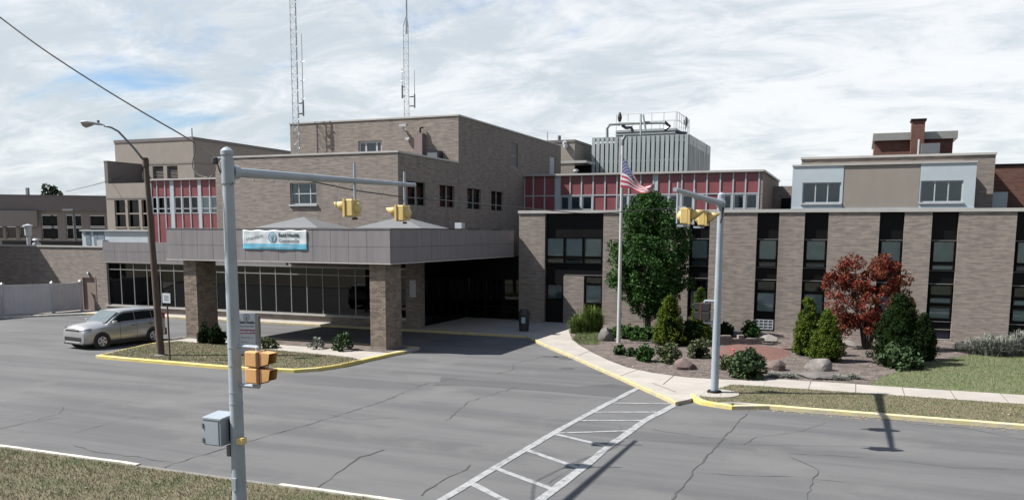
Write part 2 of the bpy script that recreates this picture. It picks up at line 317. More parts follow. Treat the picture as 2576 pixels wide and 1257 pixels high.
def wall_y(b,Y,x0,x1,z0,z1,holes,depth,mi=0):
    """wall in plane Y facing -Y with rectangular holes (x0,x1,z0,z1) and reveals"""
    xs=sorted({x0,x1,*[h[0] for h in holes],*[h[1] for h in holes]}); zs=sorted({z0,z1,*[h[2] for h in holes],*[h[3] for h in holes]})
    for i in range(len(xs)-1):
        for j in range(len(zs)-1):
            cx,cz=(xs[i]+xs[i+1])/2,(zs[j]+zs[j+1])/2
            if any(h[0]<cx<h[1] and h[2]<cz<h[3] for h in holes): continue
            b.quad((xs[i],Y,zs[j]),(xs[i+1],Y,zs[j]),(xs[i+1],Y,zs[j+1]),(xs[i],Y,zs[j+1]),mi)
    for a,c,d,e in holes:
        y2=Y+depth
        b.quad((a,Y,d),(a,y2,d),(a,y2,e),(a,Y,e),mi); b.quad((c,Y,d),(c,Y,e),(c,y2,e),(c,y2,d),mi); b.quad((a,Y,d),(c,Y,d),(c,y2,d),(a,y2,d),mi); b.quad((a,Y,e),(a,y2,e),(c,y2,e),(c,Y,e),mi)
def wall_x(b,X,y0,y1,z0,z1,holes,depth,mi=0):
    """wall in plane X facing +X"""
    t=MB(); wall_y(t,0,y0,y1,z0,z1,holes,depth,mi); b.add([(X-v[1],v[0],v[2]) for v in t.v],t.f,mi)
def window(parent,axis,plane,a0,a1,z0,z1,cols,rows,fm,gm,fw=.05,inset=.12,back=M_DRK,blind=None,bl=(0,1),name='window'):
    """window part > frame, panes; axis 'y' faces -Y at Y=plane, 'x' faces +X at X=plane. cols/rows = list of division positions 0..1"""
    def bx(b,a,c,d0,d1,e,f2):
        if axis=='y': b.box(a,c,plane+d0,plane+d1,e,f2)
        else: b.box(plane-d1,plane-d0,a,c,e,f2)
    fr=MB(); ca=[a0]+[a0+(a1-a0)*c for c in cols]+[a1]; rz=[z0]+[z0+(z1-z0)*r for r in rows]+[z1]
    for i,c in enumerate(ca):
        w=fw if 0<i<len(ca)-1 else fw
        lo=c-(0 if i==0 else w/2 if i<len(ca)-1 else w); bx(fr,lo,lo+w,inset,inset+.07,z0,z1)
    for i,c in enumerate(rz):
        lo=c-(0 if i==0 else fw/2 if i<len(rz)-1 else fw)
        for k in range(len(ca)-1):
            l=ca[k]+(fw if k==0 else fw/2); h=ca[k+1]-(fw if k==len(ca)-2 else fw/2); bx(fr,l,h,inset+.004,inset+.066,lo,lo+fw)
    w=fr.build(name,fm,parent)
    for k in range(len(ca)-1):
        for j in range(len(rz)-1):
            p=MB(); bx(p,ca[k]+.02,ca[k+1]-.02,inset+.03,inset+.04,rz[j]+.02,rz[j+1]-.02); p.build('pane',gm,w)
    if back is not None: p=MB(); bx(p,a0+.01,a1-.01,inset+.30,inset+.33,z0+.01,z1-.01); p.build('dark_room',back,w)
    if blind is not None: p=MB(); bx(p,a0+.04,a1-.04,inset+.06,inset+.07,z0+(z1-z0)*bl[0],z0+(z1-z0)*bl[1]-.03); p.build('blind',blind,w)
    return w
def text_mesh(s,size,shear=0,offset=0,align='LEFT',spacing=1):
    cu=bpy.data.curves.new('t','FONT'); cu.body=s; cu.size=size; cu.shear=shear; cu.offset=offset; cu.align_x=align; cu.space_character=spacing; cu.resolution_u=2
    o=bpy.data.objects.new('t',cu); COL.objects.link(o); dg=bpy.context.evaluated_depsgraph_get(); me=bpy.data.meshes.new_from_object(o.evaluated_get(dg))
    v=[tuple(p.co) for p in me.vertices]; f=[tuple(p.vertices) for p in me.polygons]
    bpy.data.objects.remove(o); bpy.data.curves.remove(cu); bpy.data.meshes.remove(me); return v,f
# ================================================================= SETTING
KH=.12
b=MB(); b.quad((-900,-900,-.03),(900,-900,-.03),(900,1500,-.03),(-900,1500,-.03)); tag(b.build('ground',M_GRS),'broad grassy ground stretching to the horizon','ground',kind='structure')
YN,YF=13.6,25.55                                         # kerb lines of the street
b=MB(); b.quad((-220,YN-.05,0),(220,YN-.05,0),(220,60,0),(-220,60,0)); road=tag(b.build('road',M_ASP),'grey worn asphalt street and hospital driveway','road',kind='structure')
def ribbon(b,pts,w,z,jit=0):
    pts=[Vector((p[0],p[1],0)) for p in pts]; Lp=[];Rp=[]
    for i,p in enumerate(pts):
        d=(pts[min(i+1,len(pts)-1)]-pts[max(i-1,0)]).normalized(); n=Vector((-d.y,d.x,0)); ww=w*(1+random.uniform(-jit,jit))/2
        Lp.append(p+n*ww); Rp.append(p-n*ww)
    n=len(pts); b.add([(p.x,p.y,z) for p in Lp]+[(p.x,p.y,z) for p in Rp],[(i,i+1,n+i+1,n+i) for i in range(n-1)])
def crack(px,w=.035,jit=.035):
    w*=.62
    P=[g(*q) for q in px]; out=[]
    for a,c in zip(P[:-1],P[1:]):
        k=max(2,int((c-a).length/.22))
        for i in range(k): out.append(a.lerp(c,i/k)+Vector((random.uniform(-jit,jit),random.uniform(-jit,jit),0)))
    out.append(P[-1]); b=MB(); ribbon(b,out,w,.009,.7); return b.build('crack',M_CRK,road)
for px,w in [([(1880,1040),(1835,1085),(1800,1125),(1775,1150),(1745,1185),(1715,1225),(1690,1257)],.05),
    ([(1183,1168),(1170,1180),(1130,1200),(1080,1230),(1060,1246)],.05),([(970,1130),(905,1150),(860,1180),(830,1205),(800,1225)],.05),
    ([(180,1120),(250,1138),(340,1148),(440,1165),(560,1128),(640,1105),(800,1060),(960,1010),(1080,960)],.035),([(440,1165),(400,1185)],.03),
    ([(345,1048),(260,1068),(180,1090)],.03),([(90,1055),(150,1040),(160,1022)],.03),([(0,1078),(70,1062),(150,1050)],.03),
    ([(1250,940),(1290,930),(1290,915),(1370,895)],.03),([(1000,960),(1060,970),(1110,958),(1150,948)],.03),
    ([(1270,985),(1300,972),(1180,1010),(1120,1060)],.025),([(1640,1080),(1770,1100),(1830,1105)],.025),([(1750,1188),(1860,1195),(1990,1198),(2120,1212)],.025),
    ([(1990,1150),(2060,1180),(2040,1215),(2030,1257)],.025),([(2130,1040),(2300,1065),(2420,1075),(2576,1105)],.03),([(1990,1140),(2180,1150),(2400,1175),(2576,1180)],.02),
    ([(1460,1160),(1420,1190),(1380,1215)],.02),([(1560,1070),(1575,1100),(1540,1130)],.02),([(1500,940),(1560,930),(1585,925)],.04),([(1560,900),(1610,930),(1640,948)],.06),
    ([(820,1040),(900,1055),(1000,1050)],.02),([(2080,1062),(2010,1085),(1900,1100),(1870,1120)],.02)]: crack(px,w)
def dense(pts,step=.4,jit=.012):
    out=[]
    for a,c in zip(pts[:-1],pts[1:]):
        a=Vector((a[0],a[1],0)); c=Vector((c[0],c[1],0)); k=max(1,int((c-a).length/step))
        for i in range(k): out.append(a.lerp(c,i/k)+Vector((random.uniform(-jit,jit),random.uniform(-jit,jit),0)))
    out.append(Vector((pts[-1][0],pts[-1][1],0))); return out
def patch(px,name,m,z): b=MB(); b.sheet([g(*q) for q in px],z); return b.build(name,m,road)
patch([(1110,948),(1185,955),(1300,962),(1450,972),(1540,965),(1600,975),(1560,1000),(1400,985),(1180,970),(1090,968)],'asphalt_patch',M_ASD,.004)
patch([(1020,940),(1110,946),(1105,962),(1030,960)],'asphalt_patch',M_ASL,.005)
patch([(1200,858),(1260,850),(1290,852),(1240,865)],'asphalt_patch',M_ASL,.005)
for x,y in ((1412,897),(1425,902),(1386,897),(1425,926)):
    b=MB(); c=g(x,y); b.sheet([(c.x+.34*math.cos(t)*random.uniform(.8,1.1),c.y+.25*math.sin(t)) for t in [k*.5236 for k in range(12)]],.005); b.build('oil_stain',M_CRK,road)
# crosswalk painted on the road
cw=thing('crosswalk','white painted ladder crosswalk crossing the street to the far kerb ramp','crosswalk',tuple(g(1500,1080)))
def stripe(a,c,w=.16,z=.0105,name='stripe'):
    A=g(*a); B=g(*c); n=max(2,int((B-A).length/.5)); b=MB(); ribbon(b,[A.lerp(B,i/n) for i in range(n+1)],w,z,.12); return b.build(name,M_LIN,cw)
def line(px,w,name): b=MB(); P=[g(*q) for q in px]; ribbon(b,dense(P,.5,.008),w,.012,.10); return b.build(name,M_LIN,cw)
line([(1603.6,976.4),(1500,1030),(1396,1087),(1243,1178),(1112,1257),(1080,1277)],.19,'edge_line'); line([(1702,1015.7),(1622,1057.7),(1531,1123),(1461.7,1179.7),(1359.7,1257),(1335,1277)],.21,'edge_line')
for a,c in [((1534,1013),(1687,1015.5)),((1485,1036.5),(1651,1036)),((1445,1057.6),(1616,1057)),((1398,1089),(1585,1083)),((1398,1092),(1527,1122)),((1318,1129),(1459,1178)),((1245,1177),(1390,1230)),((1188,1216),(1285,1266))]: stripe(a,c,.12 if a[1]<1090 else .17)
# raised hospital side: slab with kerbs
drive=[(-62,14.2),(-53,26.4),(-46.3,34.4),(-43.4,38.2),(-41.5,38.75),(-25.5,38.75),(-14.75,38.6)]
apron=[tuple(g(*q,KH*.6))[:2] for q in [(1370,868),(1430,893),(1500,924),(1570,955),(1640,986),(1700,1014)]]
nose=[tuple(g(*q,KH))[:2] for q in [(1738,990),(1742,1000),(1765,1008),(1800,1014),(1842,1020)]]
slab=drive+apron+[(g(1722,1022).x,YF)]+[nose[1],nose[2],nose[3],(nose[4][0],YF),(220,YF),(220,140),(-140,140),(-140,14.2)]
b=MB(); b.prism(slab,-.02,KH-.006); tag(b.build('pavement',M_CON),'raised concrete pavement along the hospital front','pavement',kind='structure')
def kerb(pts,mtl,label,w=.17,h=.135,name='kerb',group='painted kerbs'):
    pts=[Vector((p[0],p[1],0)) for p in pts]; b=MB(); A=[];B=[]
    for i,p in enumerate(pts):
        d=(pts[min(i+1,len(pts)-1)]-pts[max(i-1,0)]).normalized(); n=Vector((-d.y,d.x,0)); A.append(p-n*.015); B.append(p+n*w)
    n=len(pts); vs=[(p.x,p.y,-.02) for p in A]+[(p.x,p.y,h-.02) for p in A]+[(p.x*.8+q.x*.2,p.y*.8+q.y*.2,h) for p,q in zip(A,B)]+[(p.x,p.y,h) for p in B]+[(p.x,p.y,-.02) for p in B]
    fs=[(j*n+i,j*n+i+1,(j+1)*n+i+1,(j+1)*n+i) for j in range(4) for i in range(n-1)]+[tuple(j*n for j in range(5)),tuple(j*n+n-1 for j in range(5))]
    b.add(vs,fs); o=b.build(name,mtl); tag(o,label,'kerb',kind='structure'); return o
kerb(dense(drive[3:]+apron,.8),M_YEW,'thin worn yellow kerb along the entrance drive under the canopy',w=.09,h=.122)
kerb(dense(drive[:4],.8),M_WCB,'pale kerb curving past the vinyl fence',w=.16,h=.126)
kerb(dense(nose),M_YEL,'bright yellow kerb nose curving round the far signal pole',h=.13,w=.14)
kerb(dense([(nose[4][0],nose[4][1]),(nose[4][0]+1,YF),(16,YF),(60,YF)]),M_YEP,'pale worn yellow kerb along the right verge',h=.13,w=.14)
# slab joints on the street sidewalk: each slab its own piece
sw_n,sw_f=28.75,30.4
swalk=thing('sidewalk','pale concrete slab sidewalk along the street in front of the flower bed','sidewalk',(0,29.5,KH)); swalk['kind']='structure'
jx=[g(x,y,KH).x for x,y in ((1858,960),(1912,965),(1982,972),(2058,980),(2215,992),(2290,1000),(2360,1006),(2440,1013))]
xs=[-2.6+1.42*k for k in range(20)]
for a,c in zip(xs[:-1],xs[1:]): panel('slab',M_CON,swalk,a+.012,c-.012,sw_n,sw_f+random.uniform(-.02,.02),KH-.02,KH+.010+random.uniform(-.003,.004))
b=MB(); b.quad((-2.6,sw_n-.03,KH+.001),(24.4,sw_n-.03,KH+.001),(24.4,sw_f+.03,KH+.001),(-2.6,sw_f+.03,KH+.001)); b.build('joint_bed',M_JNT,swalk)
for px in (((1640,962),(1700,985)),((1455,893),(1520,868)),((1560,945),(1640,915)),((1705,935),(1668,966))): 
    b=MB(); ribbon(b,[g(*px[0],KH),g(*px[1],KH)],.02,KH+.004); b.build('joint',M_JNT,swalk)
# verge (grass strip), beds, lawns
verge_p=[(nose[1][0]+.25,nose[1][1]+.05),(nose[2][0]+.1,nose[2][1]+.2),(nose[3][0],nose[3][1]+.22),(nose[4][0]+.1,YF+.2),(40,YF+.2),(40,sw_n),(-2.6,sw_n),(-3.6,sw_n-.1),(nose[0][0]+.2,nose[0][1])]
b=MB(); b.sheet(verge_p,KH+.006); tag(b.build('grass_verge',M_GRS),'patchy brown grass verge between yellow kerb and sidewalk','grass',kind='structure')
inner=[tuple(g(*q,KH))[:2] for q in [(1438,852),(1455,866),(1490,886),(1530,905),(1575,922),(1640,936),(1720,947),(1800,952),(1894,956)]]
bed_edge=[tuple(g(*q,KH))[:2] for q in [(2185,968),(2215,950),(2290,925),(2370,905),(2440,893),(2576,886)]]
mulch_p=inner+[(-2.6,sw_f+.02),(bed_edge[0][0],sw_f+.02)]+bed_edge+[(12,44.9),(-14.2,44.9),(-13.5,41.5)]
b=MB(); b.sheet(mulch_p,KH+.006); tag(b.build('mulch_bed',M_MUL),'brown wood mulch bed between sidewalk and brick wing','flower bed',kind='structure')
lawn_p=[(bed_edge[0][0],sw_f+.03),(60,sw_f+.03),(60,44.9),(12,44.9)]+bed_edge[::-1]
b=MB(); b.sheet(lawn_p,KH+.010); tag(b.build('lawn',M_GRG),'green lawn at the right beside the flower bed','lawn',kind='structure')
sml=[tuple(g(*q,KH))[:2] for q in [(1440,855),(1460,866),(1500,868),(1520,855),(1540,845),(1600,838),(1600,828),(1500,830),(1450,842)]]
b=MB(); b.sheet(sml,KH+.012); tag(b.build('lawn_patch',M_GRG),'small bright grass patch beside the grey boulder','lawn',kind='structure')
redp=[tuple(g(*q,KH+.05))[:2] for q in [(1800,872),(1850,862),(1920,866),(1985,876),(1990,890),(1950,905),(1880,900),(1810,905),(1790,890)]]
b=MB(); n=len(redp); cx=sum(p[0] for p in redp)/n; cy=sum(p[1] for p in redp)/n
vs=[(p[0],p[1],KH+.004) for p in redp]+[(cx+(p[0]-cx)*.55,cy+(p[1]-cy)*.55,KH+.16) for p in redp]
b.add(vs,[(i,(i+1)%n,n+(i+1)%n,n+i) for i in range(n)]+[tuple(range(n,2*n))]); tag(b.build('red_mulch_mound',M_MUR,smooth=True),'low mound of red mulch behind the rose bush','mulch',kind='structure')
# left island in front of the canopy
isl_f=[tuple(g(*q,KH*.5))[:2] for q in [(242,897),(330,905),(450,915),(585,926),(680,931),(740,933),(800,929),(860,920),(900,911),(940,902),(985,892),(1018,886)]]
isl=isl_f+[(-17.45,31.6),(-17.5,32.75),(-28.9,32.75),(-29.3,31.0),(-29.0,28.5)]
b=MB(); b.prism(isl,-.02,KH-.006); tag(b.build('traffic_island',M_CON),'kerbed island in front of the entrance canopy','island',kind='structure')
kerb(dense(isl_f,.4),M_YEL,'thick yellow kerb round the front of the grassy island',h=.13,w=.15)
kerb(dense([(-17.5,32.75),(-28.9,32.75),(-29.3,31.0),(-29.0,28.5),isl_f[0]],.6),M_YEL,'thin yellow kerb along the back of the grassy island',w=.12,h=.126)
gi=[(p[0]+.05,p[1]+.2) for p in isl_f[:9]]+[(-18.6,28.9),(-21,29.25),(-25.3,29.75),(-28.6,30.1),(-28.9,28.6)]
b=MB(); b.sheet(gi,KH+.005); tag(b.build('grass_island_lawn',M_GRS),'dull grass on the kerbed island round the street lamp','grass',kind='structure')
mi_=[(-27.2,31.2),(-17.9,30.7),(-17.9,32.6),(-28.6,32.6),(-28.6,31.4)]
b=MB(); b.sheet(mi_,KH+.005); tag(b.build('planting_strip',M_MUL),'narrow mulch strip between the canopy columns','flower bed',kind='structure')
# near side lawn
b=MB(); b.prism([(-220,-60),(220,-60),(220,YN-.18),(-220,YN-.18)],-.02,KH); tag(b.build('near_lawn',M_GRS),'dull brown-green lawn at the near edge of the street','lawn',kind='structure')
kerb(dense([(40,YN),(-10.4,YN)]),M_WCB,'worn white near kerb right of the signal pole',h=.13,w=.13)
kerb(dense([(-14.1,YN+.02),(-60,YN+.02)]),M_WCB,'worn white near kerb at the lower left',h=.13,w=.13)
b=MB(); b.box(-14.1,-10.4,YN-.13,YN-.01,-.02,.10); tag(b.build('kerb',M_CONG),'low overgrown stretch of the near kerb','kerb',kind='structure')
# grass blades and fallen leaves
def inpoly(p,x,y):
    p=np.array(p); n=len(p); r=np.zeros(len(x),bool); j=n-1
    for i in range(n):
        c=((p[i,1]>y)!=(p[j,1]>y))&(x<(p[j,0]-p[i,0])*(y-p[i,1])/(p[j,1]-p[i,1]+1e-12)+p[i,0]); r^=c; j=i
    return r
def scatter(poly,n):
    p=np.array(poly); lo=p.min(0); hi=p.max(0); k=int(n*2.5); x=RNG.uniform(lo[0],hi[0],k); y=RNG.uniform(lo[1],hi[1],k); m_=inpoly(poly,x,y); return x[m_][:n],y[m_][:n]
def rawmesh(name,V,Fc,mtl):
    me=bpy.data.meshes.new(name); nv,nf,k=len(V),len(Fc),Fc.shape[1]; me.vertices.add(nv); me.vertices.foreach_set('co',V.astype(np.float32).ravel()); me.loops.add(nf*k); me.loops.foreach_set('vertex_index',Fc.astype(np.int32).ravel())
    me.polygons.add(nf); me.polygons.foreach_set('loop_start',np.arange(0,nf*k,k,dtype=np.int32)); me.update(calc_edges=True); me.materials.append(mtl); return me
def blades(name,poly,n,h,w,z,mtl,label):
    x,y=scatter(poly,n); n=len(x); a=RNG.uniform(0,6.28,n); hh=h*RNG.uniform(.5,1.25,n); lx=RNG.normal(0,.5,n)*hh; ly=RNG.normal(0,.5,n)*hh
    V=np.zeros((n,3,3)); V[:,0]=np.c_[x-w*np.cos(a),y-w*np.sin(a),np.full(n,z)]; V[:,1]=np.c_[x+w*np.cos(a),y+w*np.sin(a),np.full(n,z)]; V[:,2]=np.c_[x+lx,y+ly,z+hh]
    o=bpy.data.objects.new(name,rawmesh(name,V.reshape(-1,3),np.arange(3*n).reshape(-1,3),mtl)); COL.objects.link(o); tag(o,label,'grass',kind='stuff'); return o
def flatleaves(name,poly,n,s,z,label,mtl=M_FLF):
    x,y=scatter(poly,n); n=len(x); a=RNG.uniform(0,6.28,n); sz=s*RNG.uniform(.5,1.2,n); V=np.zeros((n,4,3))
    for k in range(4):
        t=a+k*math.pi/2; q=1 if k%2 else .6; V[:,k]=np.c_[x+sz*q*np.cos(t),y+sz*q*np.sin(t),z+.004+RNG.uniform(0,.02,n)]
    o=bpy.data.objects.new(name,rawmesh(name,V.reshape(-1,3),np.arange(4*n).reshape(-1,4),mtl)); COL.objects.link(o); tag(o,label,'leaves',kind='stuff'); return o
nearp=[(-23,9.5),(-4,9.5),(-6,YN-.22),(-24,YN-.22)]
blades('grass',nearp,90000,.055,.005,KH,M_BLA,'short dull grass of the near lawn in the lower left corner')
blades('grass',verge_p[:4]+[(14,YF+.2),(14,sw_n)]+verge_p[6:],45000,.05,.007,KH,M_BLA,'short brownish grass growing on the right verge')
blades('grass',[(p[0],p[1]) for p in gi],30000,.05,.008,KH,M_BLA,'short grass growing on the kerbed island')
blades('grass',[(bed_edge[0][0],sw_f+.05),(13,sw_f+.05),(13,42),(10,43)]+bed_edge[::-1],60000,.06,.008,KH,M_BLG,'short green grass of the lawn at the right')
blades('grass',sml,6000,.12,.01,KH,M_BLG,'longer grass of the small patch beside the grey boulder')
flatleaves('fallen_leaves',nearp,160,.03,KH+.02,'scattered dry leaves on the near lawn')
flatleaves('fallen_leaves',verge_p[:4]+[(14,YF+.2),(14,sw_n)]+verge_p[6:],260,.04,KH+.02,'scattered dry leaves on the right verge')
flatleaves('fallen_leaves',[(-3,YF-.45),(14,YF-.5),(14,YF-.02),(-3,YF-.02)],420,.04,0,'line of dry leaves in the gutter below the right kerb')
flatleaves('fallen_leaves',[(-28,26),(-18,26.5),(-19,28.6),(-28,29.4)],60,.05,KH+.02,'few dry leaves on the kerbed island')
flatleaves('wood_chips',mulch_p,9000,.045,KH+.01,'pale wood chips over the flower bed mulch',mat('chip',(.40,.345,.295),.95,col2=(.13,.10,.085),scale=9,island=.6))
# ================================================================= BUILDINGS
YG,YW,YR=39.8,45.0,58.3
XM=-22.47
# ---- entrance canopy
CX0,CX1,CY0,CY1,CZ0,CZ1=-29.85,-17.93,31.05,45.6,3.77,5.22
can=thing('entrance_canopy','grey panelled flat canopy on brick columns over the hospital entrance drive','canopy',(-24,31.9,0))
b=MB(); b.box(CX0+.06,CX1-.06,CY0+.06,CY1,CZ0+.02,CZ1-.12); b.build('roof_deck',M_FAD,can)
fx=[CX0+ (-19.05-CX0)*k/12 for k in range(13)]+[CX1]; zm=4.48
for a,c in zip(fx[:-1],fx[1:]):
    for z0,z1 in ((CZ0+.06,zm),(zm,CZ1)): panel('fascia_panel',M_FAS,can,a+.007,c-.007,CY0+random.uniform(0,.004),CY0+.05,z0+.006,z1-.006)
fy=[CY0+.052+(CY1-.75-CY0)*k/15 for k in range(16)]
for a,c in zip(fy[:-1],fy[1:]):
    for z0,z1 in ((CZ0+.06,zm),(zm,CZ1)):
        panel('fascia_panel',M_FAS,can,CX1-.05,CX1-random.uniform(0,.004),a+.007,c-.007,z0+.006,z1-.006); panel('fascia_panel',M_FAS,can,CX0,CX0+.05,a+.007,c-.007,z0+.006,z1-.006)
b=MB(); b.box(CX0-.03,CX1+.03,CY0-.03,CY0+.03,CZ0-.005,CZ0+.052); b.box(CX1-.03,CX1+.028,CY0+.03,CY1-.75,CZ0-.004,CZ0+.05); b.build('drip_edge',M_COP,can)
b=MB(); b.box(CX0-.02,CX1+.02,CY0-.02,CY0+.16,CZ1,CZ1+.03); b.box(CX1-.16,CX1+.02,CY0+.16,CY1-.75,CZ1,CZ1+.028); b.build('coping',M_FAS,can)
b=MB(); b.box(CX0+.08,CX1-.08,CY0+.08,CY1-.05,CZ0-.02,CZ0+.018); b.build('soffit',M_FAD,can)  # dark soffit colour adds to the shade under the canopy
def brick_column(x0,x1,y0,y1,z0,z1):
    c=MB(); c.box(x0+.012,x1-.012,y0+.012,y1-.012,z0-.05,z1); col=c.build('column',M_MORT,can); bb=MB(); nz=int((z1-z0)/.0775)
    for k in range(nz):
        za=z0+k*.0775; zb=za+.067
        for face in range(3):
            L0,L1=(x0,x1) if face==0 else (y0,y1); a=L0 - (.1 if k%2 else 0)
            while a<L1-.001:
                s,e=max(a,L0),min(a+.205,L1); a+=.215
                if e-s<.03: continue
                d=random.uniform(-.003,.003)
                if face==0: bb.box(s,e,y0+d,y0+.02,za,zb)
                elif face==1: bb.box(x1-.02,x1+d,s+.004 if s>L0 else s+.021,e,za,zb)
                else: bb.box(x0+d,x0+.02,s+.004 if s>L0 else s+.021,e,za,zb)
    bb.build('brickwork',M_BRK,col,kind='stuff')
    c=MB(); c.box(x0-.06,x1+.06,y0-.06,y1+.06,0,.16); c.build('column_base',M_CONG,col)
brick_column(-19.06,-18.3,31.25,32.6,KH,CZ0); brick_column(aty(461,660,31.25).x,aty(492,660,31.25).x,31.25,32.6,KH,CZ0)
# welcome banner on the canopy
def wrk(x,z): return .006*math.sin(x*5.1+z*7)+.004*math.sin(x*11-z*5+1)+.004*math.sin(z*13+x*3)
bT=aty(609,578,CY0-.07); bR=aty(770,578,CY0-.07); BX0,BX1,BZ1=bT.x,bR.x,bT.z; BZ0=aty(771,629,CY0-.07).z; BW,BHh=BX1-BX0,BZ1-BZ0
ban=thing('welcome_banner','white and blue welcome banner hung on the grey canopy fascia','banner',(BX0,CY0-.07,BZ0))
b=MB(); nx,nz=60,20
for j in range(nz+1):
    for i in range(nx+1):
        x=BX0+BW*i/nx; z=BZ0+BHh*j/nz; z+=-.03*math.sin(math.pi*i/nx*4)**2*(j/nz)**4; b.v.append((x,CY0-.03+wrk(x,z),z))
for j in range(nz):
    for i in range(nx): b.f.append((j*(nx+1)+i,j*(nx+1)+i+1,(j+1)*(nx+1)+i+1,(j+1)*(nx+1)+i)); b.mi.append(1 if j<nz*.27 else 0)
bo=b.build('banner_sheet',[M_BAN,M_BBL],ban,smooth=True); md=bo.modifiers.new('thickness','SOLIDIFY'); md.thickness=.004; md.offset=1
def on_banner(vf,u,v,mtl,name,rot=0,dy=.014):
    V,Fc=vf; c,s_=math.cos(rot),math.sin(rot); b=MB(); P=[]
    for p in V:
        x=BX0+BW*u+p[0]*c-p[1]*s_; z=BZ0+BHh*v+p[0]*s_+p[1]*c; P.append((x,CY0-.03+wrk(x,z)-dy,z))
    b.add(P,Fc); return b.build(name,mtl,ban)
on_banner(text_mesh('Reid Health',BHh*.265,0,.012,spacing=1.0),.565,.655,M_TXD,'lettering'); on_banner(text_mesh('Connersville',BHh*.245,0,.003,spacing=1.0),.565,.385,M_TXG,'lettering')
on_banner(text_mesh('Welcome to',BHh*.25,.45,0,spacing=.86),.045,.42,M_TXG,'lettering',math.radians(12))
def disc_vf(r,n=28,sy=1.15): return ([(r*math.cos(6.2832*k/n),r*sy*math.sin(6.2832*k/n),0) for k in range(n)],[tuple(range(n))])
def ring_vf(r0,r1,n=28,sy=1.15,a0=0,a1=6.2832):
    V=[];Fc=[]
    for k in range(n+1):
        t=a0+(a1-a0)*k/n; V+=[(r0*math.cos(t),r0*sy*math.sin(t),0),(r1*math.cos(t),r1*sy*math.sin(t),0)]
    return V,[(2*k,2*k+1,2*k+3,2*k+2) for k in range(n)]
def figure_vf(r):
    V=[];Fc=[]
    for sgn in (-1,1):
        pts=[(.10,-.98),(.12,-.5),(.18,-.1),(.35,.22),(.62,.40)]; o=len(V)
        for i,(x,y) in enumerate(pts):
            w=(.10,.11,.11,.13,.05)[i]; V+=[(sgn*(x-w)*r,y*r*1.1,0),(sgn*(x+w)*r,(y-.07*(i>2))*r*1.1,0)]
        Fc+=[(o+2*k,o+2*k+1,o+2*k+3,o+2*k+2) for k in range(4)]
    o=len(V); V+=[(.13*r*math.cos(.785*k),r*.55+.17*r*math.sin(.785*k),0) for k in range(8)]; Fc.append(tuple(range(o,o+8))); return V,Fc
lr=BHh*.245
on_banner(disc_vf(lr*.93),.47,.63,M_LOB,'logo_disc',dy=.012); on_banner(ring_vf(lr*.86,lr,sy=1.12,a0=-1.35,a1=4.49),.47,.63,M_LOG,'logo_ring'); on_banner(figure_vf(lr*.85),.47,.63,M_LOG,'logo_figure',dy=.017)
x=.16
while x<.84:                                              # faint line of small illegible lettering
    w=random.uniform(.008,.02); on_banner(([(0,0,0),(BW*w,0,0),(BW*w,BHh*.055,0),(0,BHh*random.uniform(.05,.075),0)],[(0,1,2,3)]),x,.105,M_LOB,'lettering'); x+=w+random.choice((.006,.007,.016))
# ---- lobby block with curtain wall
lob=thing('lobby_building','low lobby wing with dark glass curtain wall and brick knee wall under the canopy','building',(-33,YG,0))
LX0,LX1=-43.15,-22.05; SZ0,SZ1=.50,3.16
b=MB(); b.box(LX0-.18,LX1,YG,YG+.4,0,SZ0-.05); b.build('knee_wall',BR,lob)
b=MB(); b.box(LX0-.18,LX1+.02,YG-.09,YG+.25,SZ0-.047,SZ0+.02); b.build('sill',M_COP,lob)
b=MB(); b.box(LX0-.2,LX0-.002,YG-.02,YG+.4,0,3.2); b.build('brick_pier',BR,lob)
n=20; window(lob,'y',YG,LX0,LX1,SZ0+.022,SZ1,[k/n for k in range(1,n)],[.84],M_ALU,GLT,fw=.055,inset=.06,name='curtain_wall')
b=MB(); b.box(LX1,LX1+.85,YG-.03,YG+.5,0,3.78); b.build('brick_pier',BR,lob)
b=MB(); b.box(LX1-.4,LX1+.70,YG+.5,CY1+.4,0,3.78); b.build('side_wall',M_BRZ,lob)  # near-black colour stands for deep canopy shade on this wall
window(lob,'x',LX1+.82,YG+.52,CY1-.1,.3,3.0,[.2,.4,.6,.8],[.8],M_BRZ,GLT,.06,.0,back=None,name='side_glazing'); b=MB(); b.box(LX1+.70,LX1+.8,YG+.5,CY1-.1,0,.3); b.build('side_panel',M_BRZ,lob); b=MB(); b.box(LX1+.70,LX1+.8,YG+.5,CY1-.1,3.0,3.77); b.build('side_panel',M_BRZ,lob)  # dark glazing; its near-black panels also carry the canopy shade
b=MB(); b.box(LX0-.2,XM,YG+.5,47,SZ1+.03,4.3); b.build('roof',M_ROF,lob)
b=MB(); b.box(LX0-.2,LX1,YG+.9,YG+1.0,.0,SZ1); b.build('interior',M_DRK,lob)
b=MB(); b.box(LX0-.22,LX1,YG-.03,YG+.5,SZ1+.005,SZ1+.05); b.build('head_trim',M_COP,lob)
lf=[LX0-.24+ .98*k for k in range(15)]
for a,c in zip(lf[:-1],lf[1:]):
    for z0,z1 in ((SZ1+.055,3.84),(3.84,4.42)): panel('fascia_panel',M_FAS,lob,a+.007,c-.007,YG-.02,YG+.48,z0+.006,z1-.006)
b=MB(); b.box(LX1+.25,LX1+.62,YG-.06,YG-.035,1.7,2.6); tag(b.build('wall_notice',M_SGN,origin=(LX1,YG,1.7)),'white notice plate on the brick pier right of the canopy column','sign')
ent=thing('entrance_doors','dark glass entrance doors deep under the canopy','doors',(-19.5,CY1+.2,0))
for k in range(3):
    x0=-21.2+k*1.15; d=window(ent,'y',CY1,x0,x0+1.14,.12,2.5,[],[.3],M_BRZ,GLT,fw=.09,inset=.05,name='door')
